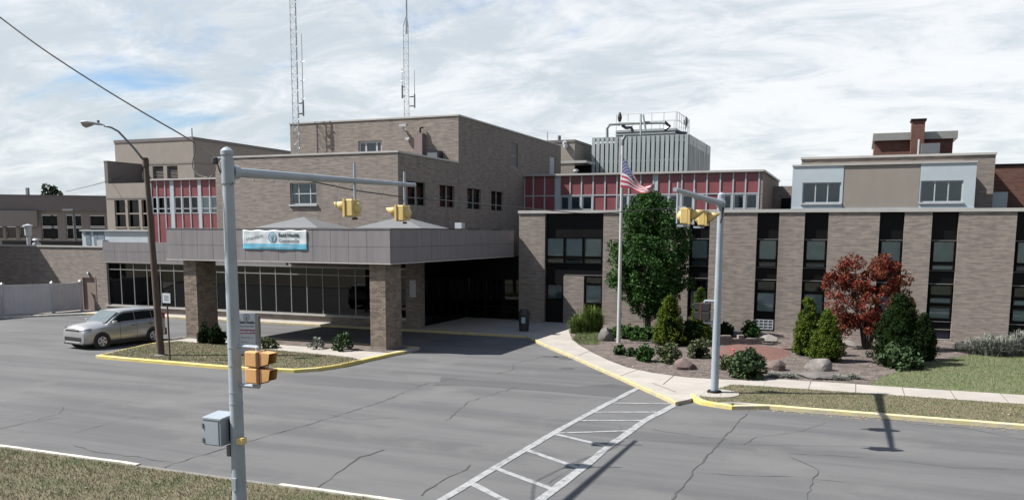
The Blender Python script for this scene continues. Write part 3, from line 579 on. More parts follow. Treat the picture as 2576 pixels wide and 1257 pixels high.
b=MB(); b.box(-21.4,-17.68,CY1+.02,CY1+.4,2.5,3.8); b.box(-17.76,-17.68,CY1+.02,CY1+.4,.1,2.5); b.build('wall',M_BRZ,ent)  # back wall coloured near-black for the shade under the canopy
# ---- mid brick block and upper block
mb=thing('brick_block','tan brick block with four dark side windows rising behind the canopy','building',(-28,YG,3.2))
X0=-34.45; ZM=9.24; Y2=47.2; Y3=66.4; ZU=12.02
fwX0,fwX1=aty(729,460,YG+.02).x,aty(795,460,YG+.02).x; fz1=aty(760,460,YG).z; fz0=aty(760,514,YG).z
b=MB(); wall_y(b,YG+.03,X0,XM,3.2,ZM,[(fwX0,fwX1,fz0,fz1)],.25)
sideW=[(40.84,42.9),(44.66,46.63),(48.42,50.5),(52.2,54.2)]
lowW=[(44.7,46.6),(48.45,50.4),(52.2,54.1)]
wall_x(b,XM,YG+.03,Y2,3.2,ZM,[(a,c,6.58,7.83) for a,c in sideW[:2]]+[(a,c,4.3,5.33) for a,c in lowW[:1]],.25)
b.quad((X0,YG+.03,3.2),(X0,Y2,3.2),(X0,Y2,ZM),(X0,YG+.03,ZM)); b.quad((X0,YG+.03,ZM-.05),(XM,YG+.03,ZM-.05),(XM,Y2,ZM-.05),(X0,Y2,ZM-.05))
b.build('wall',BR,mb)
b=MB(); b.box(X0-.04,XM+.04,YG-.01,YG+.2,ZM,ZM+.10); b.box(XM-.15,XM+.04,YG+.2,Y2,ZM,ZM+.098); b.build('coping',M_COP,mb)
window(mb,'y',YG+.03,fwX0,fwX1,fz0,fz1,[.30,.74],[.5],M_WHT,GL,.06,.1,blind=M_BLDD)
b=MB(); b.box(fwX0-.06,fwX1+.06,YG-.06,YG+.13,fz0-.10,fz0-.005); b.build('sill',M_WHT,mb)
for a,c in sideW[:2]: window(mb,'x',XM,a,c,6.58,7.83,[.5],[.55],M_BRZ,GL,.05,.14); 
for a,c in sideW[:2]: b=MB(); b.box(XM-.13,XM-.06,(a+c)/2-.045,(a+c)/2+.045,6.58,7.83); b.build('mullion',M_ALU,mb)
window(mb,'x',XM,44.7,46.6,4.3,5.33,[.5],[],M_BRZ,GL,.05,.14)
ub=thing('brick_block','taller tan brick block with antenna shadows and a small white window','building',(-28,56,3.2))
uw0,uw1=aty(901,355,Y2).x,aty(960,355,Y2).x; uz1=aty(930,354,Y2).z
b=MB(); wall_y(b,Y2+.01,X0-.15,XM,3.2,ZU,[(uw0,uw1,9.45,uz1)],.25)
lv=(atx(1285,360,XM).y,atx(1303,360,XM).y,atx(1285,420,XM).z,atx(1285,358,XM).z); dr=(atx(1383,395,XM).y,atx(1397,395,XM).y,9.35,atx(1390,395,XM).z)
wall_x(b,XM+.005,Y2+.01,Y3,3.2,ZU,[(a,c,6.58,7.83) for a,c in sideW[2:]]+[(a,c,4.3,5.33) for a,c in lowW[1:]]+[lv,dr],.22)
b.quad((X0-.15,Y2+.01,3.2),(X0-.15,Y3,3.2),(X0-.15,Y3,ZU),(X0-.15,Y2+.01,ZU)); b.quad((X0-.15,Y2,ZU-.05),(XM,Y2,ZU-.05),(XM,Y3,ZU-.05),(X0-.15,Y3,ZU-.05)); b.quad((X0-.15,Y3,3.2),(XM,Y3,3.2),(XM,Y3,ZU),(X0-.15,Y3,ZU))
b.build('wall',BR,ub)
b=MB(); b.box(X0-.2,XM+.05,Y2-.03,Y2+.2,ZU,ZU+.09); b.box(XM-.15,XM+.05,Y2+.2,Y3,ZU,ZU+.088); b.build('coping',M_COP,ub)
window(ub,'y',Y2+.01,uw0,uw1,9.45,uz1,[.30,.76],[],M_WHT,GL,.13,.1,blind=M_BLDD)
for a,c in sideW[2:]: window(ub,'x',XM+.005,a,c,6.58,7.83,[.5],[.55],M_BRZ,GL,.05,.14); b=MB(); b.box(XM-.13,XM-.06,(a+c)/2-.045,(a+c)/2+.045,6.58,7.83); b.build('mullion',M_ALU,ub)
for a,c in lowW[1:]: window(ub,'x',XM+.005,a,c,4.3,5.33,[.5],[],M_BRZ,GL,.05,.14)
window(ub,'x',XM+.005,lv[0],lv[1],lv[2],lv[3],[],[.48],M_ALU,mat('grey_louvre',(.17,.18,.185),.6,.05),.06,.05,back=None)
b=MB(); b.box(XM-.2,XM-.05,dr[0],(dr[0]+dr[1])/2+.6,dr[2],dr[3]); b.build('door_leaf',M_SGN,ub); b=MB(); b.box(XM-.21,XM-.16,(dr[0]+dr[1])/2+.6,dr[1],dr[2],dr[3]); b.build('dark_opening',M_DRK,ub)
# fixtures on the upper wall
p0=aty(1043,335,Y2-.45); p1=aty(1062,387,Y2-.45)
pc=thing('wall_cabinet','tall mauve cabinet fixed to the upper brick wall','cabinet',(p0.x,Y2,ZM)); b=MB(); b.box(p0.x+.08,p1.x,Y2-.45,Y2-.01,ZM+.05,p0.z); b.build('cabinet_box',M_PNK,pc); b=MB(); b.box(p0.x-.06,p0.x+.05,Y2-.40,Y2-.01,ZM+.05,p0.z-.15); b.build('pipe_chase',M_PNK,pc); b=MB(); b.tube([(p1.x-.25,Y2-.2,p0.z),(p1.x-.25,Y2-.2,p0.z+.3),(p1.x-.1,Y2-.1,p0.z+.35)],.06); b.build('vent_pipe',M_BRZ,pc)
q0=aty(1074,380,Y2-.5); q1=aty(1106,395,Y2-.5)
ac=thing('rooftop_unit','dark blue box unit at the foot of the upper brick wall','air conditioner',(q0.x,Y2-.3,ZM)); b=MB(); b.box(q0.x,q1.x,Y2-.6,Y2-.02,ZM-.05,q0.z); b.build('housing',M_NAVY,ac); b=MB(); b.box(q0.x+.1,q1.x-.1,Y2-.63,Y2-.6,ZM+.1,q0.z-.12); b.build('grille',M_GLD,ac)
c0=aty(1014,318,Y2-.35)
sc=thing('security_camera','white security camera bracketed on the upper brick wall','camera',tuple(c0)); b=MB(); b.box(c0.x-.22,c0.x+.25,c0.y-.1,c0.y+.1,c0.z-.02,c0.z+.13); b.build('camera_body',M_WHT,sc); b=MB(); b.tube([(c0.x,c0.y,c0.z),(c0.x,c0.y,c0.z-.2),(c0.x,Y2,c0.z-.25)],.05); b.build('bracket',M_WHT,sc)
for xx,yy in ((1020,330),(1024,351),(1028,351)):
    q=aty(xx,yy,Y2-.1); b=MB(); b.rev((q.x,q.y,q.z),[(.0,.12),(.09,.06),(.10,-.04),(0,-.08)],8); b.box(q.x-.03,q.x+.03,q.y,Y2,q.z-.02,q.z+.04); tag(b.build('flood_lamp',M_WHT,origin=tuple(q),smooth=40),{1020:'single small white lamp just below the wall camera',1024:'left small white floodlight of the lower pair under the wall camera',1028:'right small white floodlight of the lower pair under the wall camera'}[xx],'lamp',group='lamps under the wall camera')
fl=aty(1157,572,31.3); sfl=thing('flood_lamp','square white floodlight on the canopy roof edge','lamp',(CX1-.2,34.6,CZ1)); b=MB(); q=atx(1157,571,CX1-.1); b.box(q.x-.18,q.x+.18,q.y-.2,q.y+.2,CZ1+.08,CZ1+.36); b.build('lamp_head',M_WHT,sfl); b=MB(); b.cyl((q.x,q.y,CZ1-.05),(q.x,q.y,CZ1+.1),.05); b.build('stem',M_GLD,sfl); 
# pyramid skylights on the canopy roof
for xa,xb,lab in ((640,800,'grey pyramid skylight on the canopy roof above the banner'),(890,1060,'grey pyramid skylight at the right corner of the canopy roof')):
    YS=35.2; A=aty(xa,575,YS); B=aty(xb,574,YS); cx=(A.x+B.x)/2; hw=(B.x-A.x)/2; zt=CZ1+.02; ap=5.80
    s=thing('skylight',lab,'skylight',(cx,YS+hw*.6,zt),'pyramid skylights on the canopy'); b=MB(); d=2*hw*.8
    cs=[(cx-hw,YS,zt+.05),(cx+hw,YS,zt+.05),(cx+hw,YS+d,zt+.05),(cx-hw,YS+d,zt+.05)]; top=(cx,YS+d/2,ap+.06)
    for i in range(4): b.add([cs[i],cs[(i+1)%4],top],[(0,1,2)])
    b.build('pyramid',M_SKY,s); b=MB(); b.box(cx-hw-.05,cx+hw+.05,YS-.05,YS+d+.05,zt-.13,zt+.045); b.build('kerb_frame',M_BRZ,s)
# ---- right wing: brick piers and dark bays
wg=thing('brick_wing','two-storey tan brick wing with tall black window bays','building',(-5,YW,0))
RZ=6.18; edges=[(1371,1518),(1735,1786),(1905,1960),(2024.5,2084),(2213,2275),(2345,2411.5),(2558,2622)]
bx=[(aty(a,560,YW).x,aty(c,560,YW).x) for a,c in edges]; WX0,WX1=-17.66,13.5
pier=[]; cur=WX0
for a,c in bx: pier.append((cur,a)); cur=c
pier.append((cur,WX1))
for a,c in pier: b=MB(); b.box(a,c,YW,YW+.4,0,RZ); b.build('brick_pier',BR,wg)
b=MB(); b.box(WX0+.02,WX1,YW+.401,YW+14,0,RZ-.03); b.build('core',M_BRZ,wg)
b=MB(); b.box(WX0-.05,WX1,YW-.06,YW+.5,RZ,RZ+.16); b.build('coping',M_COP,wg)
b=MB(); b.box(WX0-.002,WX0+.02,YW+.4,YW+14,0,RZ); b.build('end_wall',BR,wg)
def glz(x0,x1,z0,z1,blind=None,bl=(0,1),back=M_DRK): return window(wg,'y',YW,x0,x1,z0,z1,[],[],M_BRZ,GL,.05,.10,back=None,blind=blind,bl=bl)
def strip(x0,x1,z0,z1,m=M_BRZ,name='spandrel',y=.22): b=MB(); b.box(x0,x1,YW+y,YW+.399,z0,z1); return b.build(name,m,wg)
def trim(x0,x1,z): b=MB(); b.box(x0+.03,x1-.03,YW+.14,YW+.22,z-.012,z+.012); b.build('trim',M_ALU,wg)
def ac_unit(x0,x1,z0,z1,lab):
    t=thing('window_air_conditioner',lab,'air conditioner',((x0+x1)/2,YW+.1,z0)); b=MB(); b.box(x0,x1,YW+.08,YW+.4,z0,z1); b.build('housing',M_GLD,t)
    for i in range(5): xx=x0+(x1-x0)*i/4; b=MB(); b.box(xx-.02,xx+.02,YW+.05,YW+.079,z0,z1); b.build('grille_bar',M_WHT,t)
    for i in range(4): zz=z0+(z1-z0)*i/3; b=MB(); b.box(x0-.02,x1+.02,YW+.055,YW+.074,zz-.02,zz+.02); b.build('grille_slat',M_WHT,t)
for i,(a,c) in enumerate(bx):
    strip(a+.002,c-.002,4.86,RZ-.002)
    if i==0: continue
    pa,pc_=a+.10,c-.06
    glz(pa,pc_,3.80,4.82,M_BLD,(0.0,1) if i!=1 else (.0,1)); strip(a+.004,c-.004,3.74,3.795)
    glz(pa,pc_,3.43,3.735,M_BLDD if i!=5 else M_BLD,(0,.8)); strip(a+.004,c-.004,2.78,3.425); trim(a,c,3.42); trim(a,c,2.79); trim(a,c,4.84)
    glz(pa,pc_,2.24,2.74,M_NAVY); strip(a+.004,c-.004,2.17,2.235)
    if i in (5,6):
        glz(pa,pc_,1.85,2.165,M_BLD,(0,.9)); glz(pa,pc_,1.12,1.75,M_BLD,(0.0,.85)); strip(a+.004,c-.004,1.752,1.848); strip(a+.004,c-.004,.15,1.118); trim(a,c,1.0); trim(a,c,.62); strip(pa,pc_,.2,.55,M_NAVY,'access_panel',.20)
    else:
        glz(pa,pc_,1.15,2.165,M_BLD,(0,1)); strip(a+.004,c-.004,.10,1.145)
    b=MB(); b.box(a-.08,c+.08,YW-.06,YW+.3,.10,.17); b.build('sill',M_CONG,wg)
a,c=bx[2]; ac_unit(a+.06,c-.1,.28,.74,'white grilled window air conditioner low in the bay left of the pointed evergreens')
a,c=bx[1]; ac_unit(a+.06,c-.1,.28,.74,'white grilled window air conditioner half hidden behind the leafy tree')
a,c=bx[0]; w3=(c-a-.12)/3
for k in range(3):
    x0=a+.08+k*(w3+.01); glz(x0,x0+w3-.06,3.80,4.84,M_BLD,(0,1)); glz(x0,x0+w3-.06,3.43,3.735,M_BLDD,(0,.7))
strip(a+.004,c-.004,2.78,3.425); strip(a+.004,c-.004,3.74,3.795); trim(a+1.1,c,2.80); strip(a+.004,a+1.1,0,1.4); strip(a+.004,a+1.1,2.27,2.775); glz(a+.12,a+1.05,1.42,2.26,M_BLDD,(0,1))
b=MB(); b.box(a+1.12,a+2.3,YW+.02,YW+.4,0,2.74); b.build('brick_pier',BR,wg)
glz(a+2.36,c-.05,1.25,2.30,M_BLD,(0,1)); glz(a+2.36,c-.05,2.34,2.72,M_NAVY); strip(a+2.3,c-.004,0,1.24)
# ---- red panel storey behind the wing
rs=thing('red_panel_storey','upper storey of red spandrel panels and windows behind the brick wing','building',(-14,YR,RZ))
zt=9.13; zmid=aty(1500,491,YR).z; zb=6.4
cols=[1652,1680,1715.5,1749.6,1764,1796,1832,1868.5,1906,1943.7,1981,2018,2058,2070.7,2108.5,2147.8,2187,2227,2268.7,2309.5,2348.8,2390.6]
kinds='RRRPWWWRRWWWPWWWRRWWW'
xs_=[aty(PX(q),445,YR).x for q in cols]
b=MB(); b.box(xs_[0],xs_[-1]+.02,YR+.05,YR+12,0,zt-.1); b.build('core',M_FAD,rs)
for x in xs_: b=MB(); b.box(x-.045,x+.045,YR-.05,YR+.06,zb-.6,zt); b.build('mullion',M_WHT,rs)
for (x0,x1),k in zip(zip(xs_[:-1],xs_[1:]),kinds):
    if k=='P': b=MB(); b.box(x0+.051,x1-.051,YR-.03,YR+.05,zb-.6,zt); b.build('pilaster',M_PAN,rs); continue
    panel('red_panel',M_RED,rs,x0+.05,x1-.05,YR,YR+.05,zmid+.05,zt-.02)
    b=MB(); b.box(x0+.051,x1-.051,YR-.045,YR+.06,zmid-.04,zmid+.04); b.build('transom',M_WHT,rs)
    if k=='R': panel('red_panel',M_RED,rs,x0+.05,x1-.05,YR,YR+.05,zb-.6,zmid-.05)
    else: window(rs,'y',YR-.045,x0+.055,x1-.055,zb-.2,zmid-.055,[],[.38],M_WHT,GL,.07,.02,back=None,blind=M_BLDD)
b=MB(); b.box(xs_[0],xs_[-1]+.3,YR-.2,YR+.3,zt,zt+.13); b.box(xs_[-1]+.15,xs_[-1]+.35,YR+.3,YR+12,zt,zt+.128); b.build('coping',M_COP,rs)
b=MB(); b.box(xs_[-1]+.03,xs_[-1]+.25,YR-.02,YR+12,0,zt-.001); b.build('brick_end',BR,rs)
q=aty(1970,470,YR+8); b=MB(); b.box(xs_[-1]+.26,q.x+2.5,YR+7.5,YR+12,0,aty(1985,468,YR+7.5).z); b.build('brick_annex',BR,rs)
q=aty(1978,508,YR+7.5); b=MB(); b.box(q.x-.35,q.x+.3,YR+7.40,YR+7.52,6.9,7.7); b.build('dark_window',M_BRZ,rs)
b=MB(); q=aty(1438,434,YR); b.rev((q.x,YR+1,zt),[(.09,0),(.09,.35),(.2,.36),(.18,.48),(0,.52)],10); tag(b.build('roof_vent',M_WHT,origin=(q.x,YR+1,zt),smooth=40),'small white capped vent pipe on the red panel storey','vent')
# ---- left red panel wall
YL=42.0
rl=thing('red_panel_block','red panel and window block between the beige building and the brick block','building',(-38,YL,4))
colsL=[476.6,494.7,519.6,537,546.6,572,598.5,624.6,632.5,660.5,690]; kL='CCCPCCCPCC'
xl=[aty(PX(q),470,YL).x for q in colsL]; zr=[aty(PX(560),y,YL).z for y in (572,536,496,453)]; zr[0]=3.5
b=MB(); b.box(xl[0]-.1,X0+.05,YL+.06,YL+5,0,zr[3]-.02); b.build('core',M_FAD,rl)
for x in xl: b=MB(); b.box(x-.032,x+.032,YL-.04,YL+.065,zr[0],zr[3]); b.build('mullion',M_WHT,rl)
for (x0,x1),k in zip(zip(xl[:-1],xl[1:]),kL):
    if k=='P': b=MB(); b.box(x0+.036,x1-.036,YL-.04,YL+.06,zr[0],zr[3]); b.build('pilaster',M_PAN,rl); continue
    panel('red_panel',M_RED,rl,x0+.036,x1-.036,YL,YL+.05,zr[0],zr[1]-.03); panel('red_panel',M_RED,rl,x0+.036,x1-.036,YL,YL+.05,zr[2]+.03,zr[3])
    window(rl,'y',YL-.045,x0+.04,x1-.04,zr[1]-.03,zr[2]+.03,[],[.3],M_WHT,GL,.05,.02,back=None,blind=M_BLDD)
b=MB(); b.box(xl[0]-.15,X0,YL-.15,YL+.3,zr[3],zr[3]+.1); b.build('coping',M_COP,rl)
# ---- left brick wall building with door, fence
lw=thing('brick_annex','low tan brick annex with a tan door behind the vinyl fence','building',(-50,YG,0))
ZL=4.06; dx0,dx1=aty(209,740,YG).x,aty(241,740,YG).x; dz1=aty(225,697,YG).z
b=MB(); wall_y(b,YG+.02,-60,-43.36,0,ZL,[(dx0,dx1,.12,dz1)],.15); b.quad((-60,YG+.02,ZL-.05),(-43.36,YG+.02,ZL-.05),(-43.36,50,ZL-.05),(-60,50,ZL-.05)); b.build('wall',BR,lw)
b=MB(); b.box(-60,-43.37,YG-.03,YG+.25,ZL,ZL+.1); b.build('coping',M_COP,lw)
b=MB(); b.box(dx0,dx1,YG+.1,YG+.16,.12,dz1); d=b.build('door',M_DOR,lw); b=MB(); b.box(dx0-.05,dx0+.03,YG+.0,YG+.1,.12,dz1+.05); b.box(dx1-.03,dx1+.05,YG+.0,YG+.1,.12,dz1+.05); b.box(dx0+.03,dx1-.03,YG,YG+.1,dz1-.03,dz1+.05); b.build('door_frame',M_DOR,d); b=MB(); b.cyl((dx1-.15,YG+.1,1.05),(dx1-.15,YG+.03,1.05),.03,n=8); b.build('handle',M_GLD,d)
q=aty(218,694,YG); b=MB(); b.rev((q.x+.2,YG-.05,dz1+.2),[(0,.15),(.08,.1),(.12,0),(0,-.02)],8); tag(b.build('door_lamp',M_GLD,origin=(q.x+.2,YG-.05,dz1+.2),smooth=40),'small wall lamp above the tan door','lamp')
pb=thing('brick_annex','taller brick block standing left of the fence at the edge of view','building',(-58,36,0)); b=MB(); b.box(-66,-53.6,28.5,YG+.015,0,9.55); b.build('wall',BR,pb); b=MB(); b.box(-66.05,-53.55,28.45,YG+.01,9.55,9.65); b.build('coping',M_COP,pb)
fp=[g(x,y,KH) for x,y in ((-150,806),(10,792),(135,786),(206,780))]
fen=thing('vinyl_fence','grey vinyl privacy fence with capped posts in front of the annex','fence',tuple(fp[1]))
for i,p in enumerate(fp):
    b=MB(); b.box(p.x-.07,p.x+.07,p.y-.07,p.y+.07,0,1.95); po=b.build('post',M_FEN,fen); b=MB(); b.add([(p.x-.1,p.y-.1,1.95),(p.x+.1,p.y-.1,1.95),(p.x+.1,p.y+.1,1.95),(p.x-.1,p.y+.1,1.95),(p.x,p.y,2.06)],[(0,1,4),(1,2,4),(2,3,4),(3,0,4),(3,2,1,0)]); b.build('post_cap',M_WHT,po)
    if i<3:
        a=p; c=fp[i+1]; d=(c-a).normalized(); n_=Vector((-d.y,d.x,0))*.02; k=max(3,int((c-a).length/.25)); A=a+d*.08; C=c-d*.08
        for s in range(k):
            u0=A.lerp(C,s/k)+d*.004; u1=A.lerp(C,(s+1)/k)-d*.004; b=MB(); b.add([tuple(v)[:2]+(z,) for z in (.2,1.82) for v in (u0-n_,u1-n_,u1+n_,u0+n_)],[(3,2,1,0),(4,5,6,7),(0,1,5,4),(1,2,6,5),(2,3,7,6),(3,0,4,7)]); b.build('fence_board',M_FEN,fen)
        n2=n_*1.6
        for z0,z1 in ((.15,.26),(1.78,1.88)): b=MB(); b.add([tuple(v)[:2]+(z,) for z in (z0,z1) for v in (A-n2,C-n2,C+n2,A+n2)],[(3,2,1,0),(4,5,6,7),(0,1,5,4),(1,2,6,5),(2,3,7,6),(3,0,4,7)]); b.build('rail',M_FEN,fen)
pp=g(212,779,KH); b=MB(); b.tube([(pp.x+.12,YG-.25,.1),(pp.x+.12,YG-.25,1.6),(pp.x+.12,YG-.1,1.8)],.05,8); tag(b.build('downpipe',M_WHT,origin=(pp.x+.12,YG-.25,.1)),'white mottled pipe standing between fence end and tan door','pipe')
# rooftop shed and vents on the annex
YS=44; s0=aty(206,585,YS); s1=aty(415,585,YS)
sh=thing('rooftop_shed','pale metal rooftop shed with dark louvred end and flat roof','shed',(s0.x,YS,ZL)); zS=aty(300,578,YS).z
xm=aty(262,590,YS).x; xn=aty(372,590,YS).x
b=MB(); b.box(s0.x,s1.x,YS,YS+3,ZL-.06,zS-.09); b.build('body',M_PAN,sh); b=MB(); b.box(s0.x-.1,s1.x+.1,YS-.12,YS+3.1,zS-.09,zS); b.build('roof',M_WHT,sh)
b=MB(); b.box(xn,s1.x,YS-.03,YS-.002,ZL,zS-.1); b.build('grey_panel',mat('grey_sheet',(.22,.25,.28),.5,.05),sh)
for xa,xb in ((216,228),(236,246),(247,262)): A=aty(xa,590,YS).x; B=aty(xb,590,YS).x; b=MB(); b.box(A,B,YS-.03,YS-.002,ZL+.1,zS-.14); b.build('window',M_BLDD,sh)
b=MB(); A=aty(249,600,YS-.3); B=aty(264,600,YS-.3); b.box(A.x,B.x,YS-.5,YS-.035,ZL-.05,ZL+.42); b.build('fan_box',M_WHT,sh)
v=aty(72,600,43); b=MB(); b.rev((v.x,43,ZL-.06),[(.13,0),(.13,.72),(.22,.74),(.24,1.35),(.33,1.37),(.32,1.45),(0,1.55)],12); tag(b.build('roof_vent',M_WHT,origin=(v.x,43,ZL-.06),smooth=40),'tall white capped vent stack on the annex roof','vent')
v=aty(92,607,42); b=MB(); b.rev((v.x,42,ZL-.06),[(.28,0),(.25,.25),(.12,.3),(.14,.4),(.27,.45),(.2,.55),(0,.56)],12); tag(b.build('roof_vent',M_WHT,origin=(v.x,42,ZL-.06),smooth=40),'low white mushroom vent on the annex roof edge','vent')
A=aty(5,608,46); B=aty(205,605,46); b=MB(); b.box(A.x,B.x,46,46.4,ZL-.06,A.z+.1); tag(b.build('roof_curb',M_BRZ,origin=(A.x,46,ZL)),'long dark roof curb behind the white vents','roof curb')
# ---- beige buildings at the back left
bbd=thing('beige_building','tall beige stucco building with louvred openings behind the red panel block','building',(-60,62,0))
YB=62; A=aty(288,360,YB); B=aty(485,352,YB); ZB=A.z; XB=B.x
lou=[(aty(x0,430,YB).x,aty(x1,430,YB).x) for x0,x1 in ((345,367),(384,411),(420,447))]; lz0,lz1=aty(400,451,YB).z,aty(400,418,YB).z
b=MB(); wall_y(b,YB,A.x,XB,0,ZB,[(p,q,lz0,lz1) for p,q in lou],.5); b.quad((XB,YB,0),(XB,84,0),(XB,84,ZB),(XB,YB,ZB)); b.quad((A.x,YB,0),(A.x,84,0),(A.x,84,ZB),(A.x,YB,ZB)); b.quad((A.x,YB,ZB),(XB,YB,ZB),(XB,84,ZB),(A.x,84,ZB)); b.build('wall',M_STU,bbd)
b=MB(); b.box(A.x-.05,XB+.05,YB-.05,YB+.3,ZB-.02,ZB+.25); b.box(XB-.2,XB+.048,YB+.3,84,ZB-.02,ZB+.248); b.build('coping',M_STUD,bbd)
b=MB(); b.box(A.x,XB+.03,YB-.03,YB-.002,lz1+.15,lz1+.32); b.box(XB+.002,XB+.03,YB,84,lz1+.15,lz1+.32); b.build('band',M_STUL,bbd)
for p,q in lou:
    b=MB(); b.box(p+.01,q-.01,YB+.42,YB+.5,lz0,lz1); lo_=b.build('louvre',M_BRZ,bbd)
    for k in range(9):
        z=lz0+(lz1-lz0)*(k+.35)/9; b=MB(); b.add([(p+.02,YB+.12,z),(q-.02,YB+.12,z),(q-.02,YB+.4,z+.12),(p+.02,YB+.4,z+.12),(p+.02,YB+.12,z-.03),(q-.02,YB+.12,z-.03),(q-.02,YB+.4,z+.09),(p+.02,YB+.4,z+.09)],[(0,1,2,3),(7,6,5,4),(0,4,5,1),(1,5,6,2),(2,6,7,3),(3,7,4,0)]); b.build('slat',M_STUL,lo_)
q=aty(483,335,66); b=MB(); b.cyl((q.x,66,ZB),(q.x,66,ZB+1.6),.05,n=6); tag(b.build('rod_antenna',M_GLD,origin=(q.x,66,ZB)),'thin rod antenna on the tall beige building','antenna')
q=aty(553,362,74); b=MB(); b.box(q.x-1,q.x+1,73,75,ZB,ZB+.55); tag(b.build('roof_hatch',M_STUD,origin=(q.x,74,ZB)),'low grey hatch on the far roof of the tall beige building','hatch')
YB2=58; C=aty(265,462,YB2); XC=C.x
bl=thing('beige_building','lower beige block with tall black windows and a dark parapet fin','building',(XC,YB2,0))
tw=[(aty(x0,540,YB2).x,aty(x1,540,YB2).x) for x0,x1 in ((289,316),(322,350),(357,384))]; wz=[aty(320,y,YB2).z for y in (570,538,535,503)]
b=MB(); wall_y(b,YB2,XC,-45,0,C.z,[(p,q,wz[0],wz[3]) for p,q in tw],.4); b.quad((XC,YB2,C.z),(-45,YB2,C.z),(-45,YB-.01,C.z),(XC,YB-.01,C.z)); b.quad((XC,YB2,0),(XC,YB,0),(XC,YB,C.z),(XC,YB2,C.z)); b.build('wall',M_STU,bl)
b=MB(); T=aty(262,408,YB2); b.box(XC-.04,XC+.35,YB2+.0,YB-.02,C.z+.005,T.z); b.build('parapet_fin',M_STUD,bl); b=MB(); b.box(XC-.06,XC+.37,YB2-.02,YB-.02,T.z,T.z+.12); b.build('fin_coping',M_STUD,bl)  # fin's shaded side is put into its dark mauve colour
b=MB(); b.box(XC,-45,YB2-.03,YB2-.002,wz[3]+.12,wz[3]+.28); b.build('band',M_STUL,bl)
for p,q in tw: window(bl,'y',YB2,p,q,wz[0],wz[3],[],[.48],M_BRZ,GLT,.05,.25); b=MB(); b.box(p+.02,q-.02,YB2+.05,YB2+.24,wz[1]-.03,wz[1]+.09); b.build('transom_sill',M_STU,bl); b=MB(); b.box(p,q,YB2-.05,YB2+.24,wz[0]-.1,wz[0]-.002); b.build('sill',M_STU,bl)
# low angled beige wing
A=aty(-60,491,55); ZW=A.z-.05; B=aty(270,497,61.3); d=Vector((B.x-A.x,B.y-A.y,0)); Lw=d.length; d.normalize(); nrm=Vector((d.y,-d.x,0))
lbw=thing('beige_building','low mauve-beige wing with paired square dark windows at the far left','building',(A.x,A.y,0))
def onw(x,y):  # pixel -> (s,z) on the angled wall
    r=ray(x,y); den=r[0]*nrm.x+r[1]*nrm.y; t=(A.x*nrm.x+A.y*nrm.y)/den; P=CO+t*r; return (P[0]-A.x)*d.x+(P[1]-A.y)*d.y,P[2]
WS=[(102,143,541,569),(104,145,573,601),(164,203,541,569),(166,205,573,601),(223,262,542,569),(225,264,573,601),(14,39,570,600),(48,64,570,600),(-15,6,570,600)]
hs=[]
for x0,x1,y0,y1 in WS: s0_,z1_=onw(x0,y0); s1_,_=onw(x1,y0); _,z0_=onw(x0,y1); hs.append((s0_,s1_,z0_,z1_))
tmp=MB(); wall_y(tmp,0,0,Lw,0,ZW,hs,.35)
def tow(v): p=A+d*v[0]-nrm*v[1]; return (p.x,p.y,v[2])
b=MB(); b.add([tow(v) for v in tmp.v],tmp.f); b.quad(tow((0,0,ZW)),tow((Lw,0,ZW)),tow((Lw,15,ZW)),tow((0,15,ZW))); b.build('wall',M_STUL,lbw)
def wbox(s0,s1,d0,d1,z0,z1,name,m,par=lbw):
    t=MB(); t.box(s0,s1,d0,d1,z0,z1); b=MB(); b.add([tow(v) for v in t.v],t.f); return b.build(name,m,par)
for s0_,s1_,z0_,z1_ in hs: wbox(s0_+.02,s1_-.02,.3,.34,z0_+.02,z1_-.02,'window',M_CGL)
zbnd=onw(100,530)[1]; wbox(0,Lw,-.25,-.005,zbnd,ZW+.02,'parapet_band',M_STUD); wbox(0,Lw,-.3,.2,ZW+.021,ZW+.15,'coping',M_STUD)
s_,z_=onw(60,570); wbox(0,onw(98,560)[0],-.5,-.255,z_+.05,zbnd-.01,'upper_canopy',M_STUL)
lp=aty(190,600,50); tp=aty(180,530,50)
ll=thing('parking_lamp','thin grey parking lamp in front of the far left wing','street lamp',(lp.x,50,0)); b=MB(); b.cyl((lp.x,50,3.9),(lp.x-.05,50,tp.z),.10,n=8); b.build('pole',M_GLD,ll); b=MB(); b.box(lp.x-1.0,lp.x+.12,49.8,50.2,tp.z,tp.z+.14); b.build('lamp_head',M_GLD,ll)
q=aty(70,490,62); b=MB(); b.box(q.x-.15,q.x+.15,61.9,62.1,ZW-.2,ZW+1.1); tag(b.build('roof_pipe',M_GLD,origin=(q.x,62,ZW)),'short roof pipe on the far left wing','pipe')
# ---- cooling tower
YC=72; A=aty(1489,345,YC); B=aty(1735,338,YC); ZC=A.z-.05; YC2=83.3
ct=thing('cooling_tower','grey-green cooling enclosure with vertical fins and rooftop rails','cooling tower',(A.x,YC,RZ))
b=MB(); b.box(A.x+.25,B.x-.25,YC+.25,YC2-.1,5,ZC-.5); b.build('core',M_CLD,ct)
n=21; w=(B.x-A.x)/n
for k in range(n): panel('fin',M_CLR,ct,A.x+k*w,A.x+k*w+w*.72,YC+random.uniform(0,.03),YC+.12,5,ZC)
n=22; w=(YC2-YC-.15)/n
for k in range(n): panel('fin',M_CLR,ct,B.x-.12,B.x-random.uniform(0,.03),YC+.15+k*w,YC+.15+k*w+w*.66,5,ZC)
b=MB(); b.box(A.x+.05,B.x-.05,YC+.121,YC+.2,ZC-.35,ZC-.02); b.box(A.x+.05,B.x-.05,YC+.121,YC+.2,(ZC+9.2)/2-.1,(ZC+9.2)/2+.1); b.build('girt',M_CLR,ct)
D0=aty(1550,330,75); D1=aty(1700,325,75); zd=ZC+.9
b=MB(); b.box(D0.x,D1.x,75,81,ZC-.5,zd); b.build('fan_deck',M_CLR,ct)
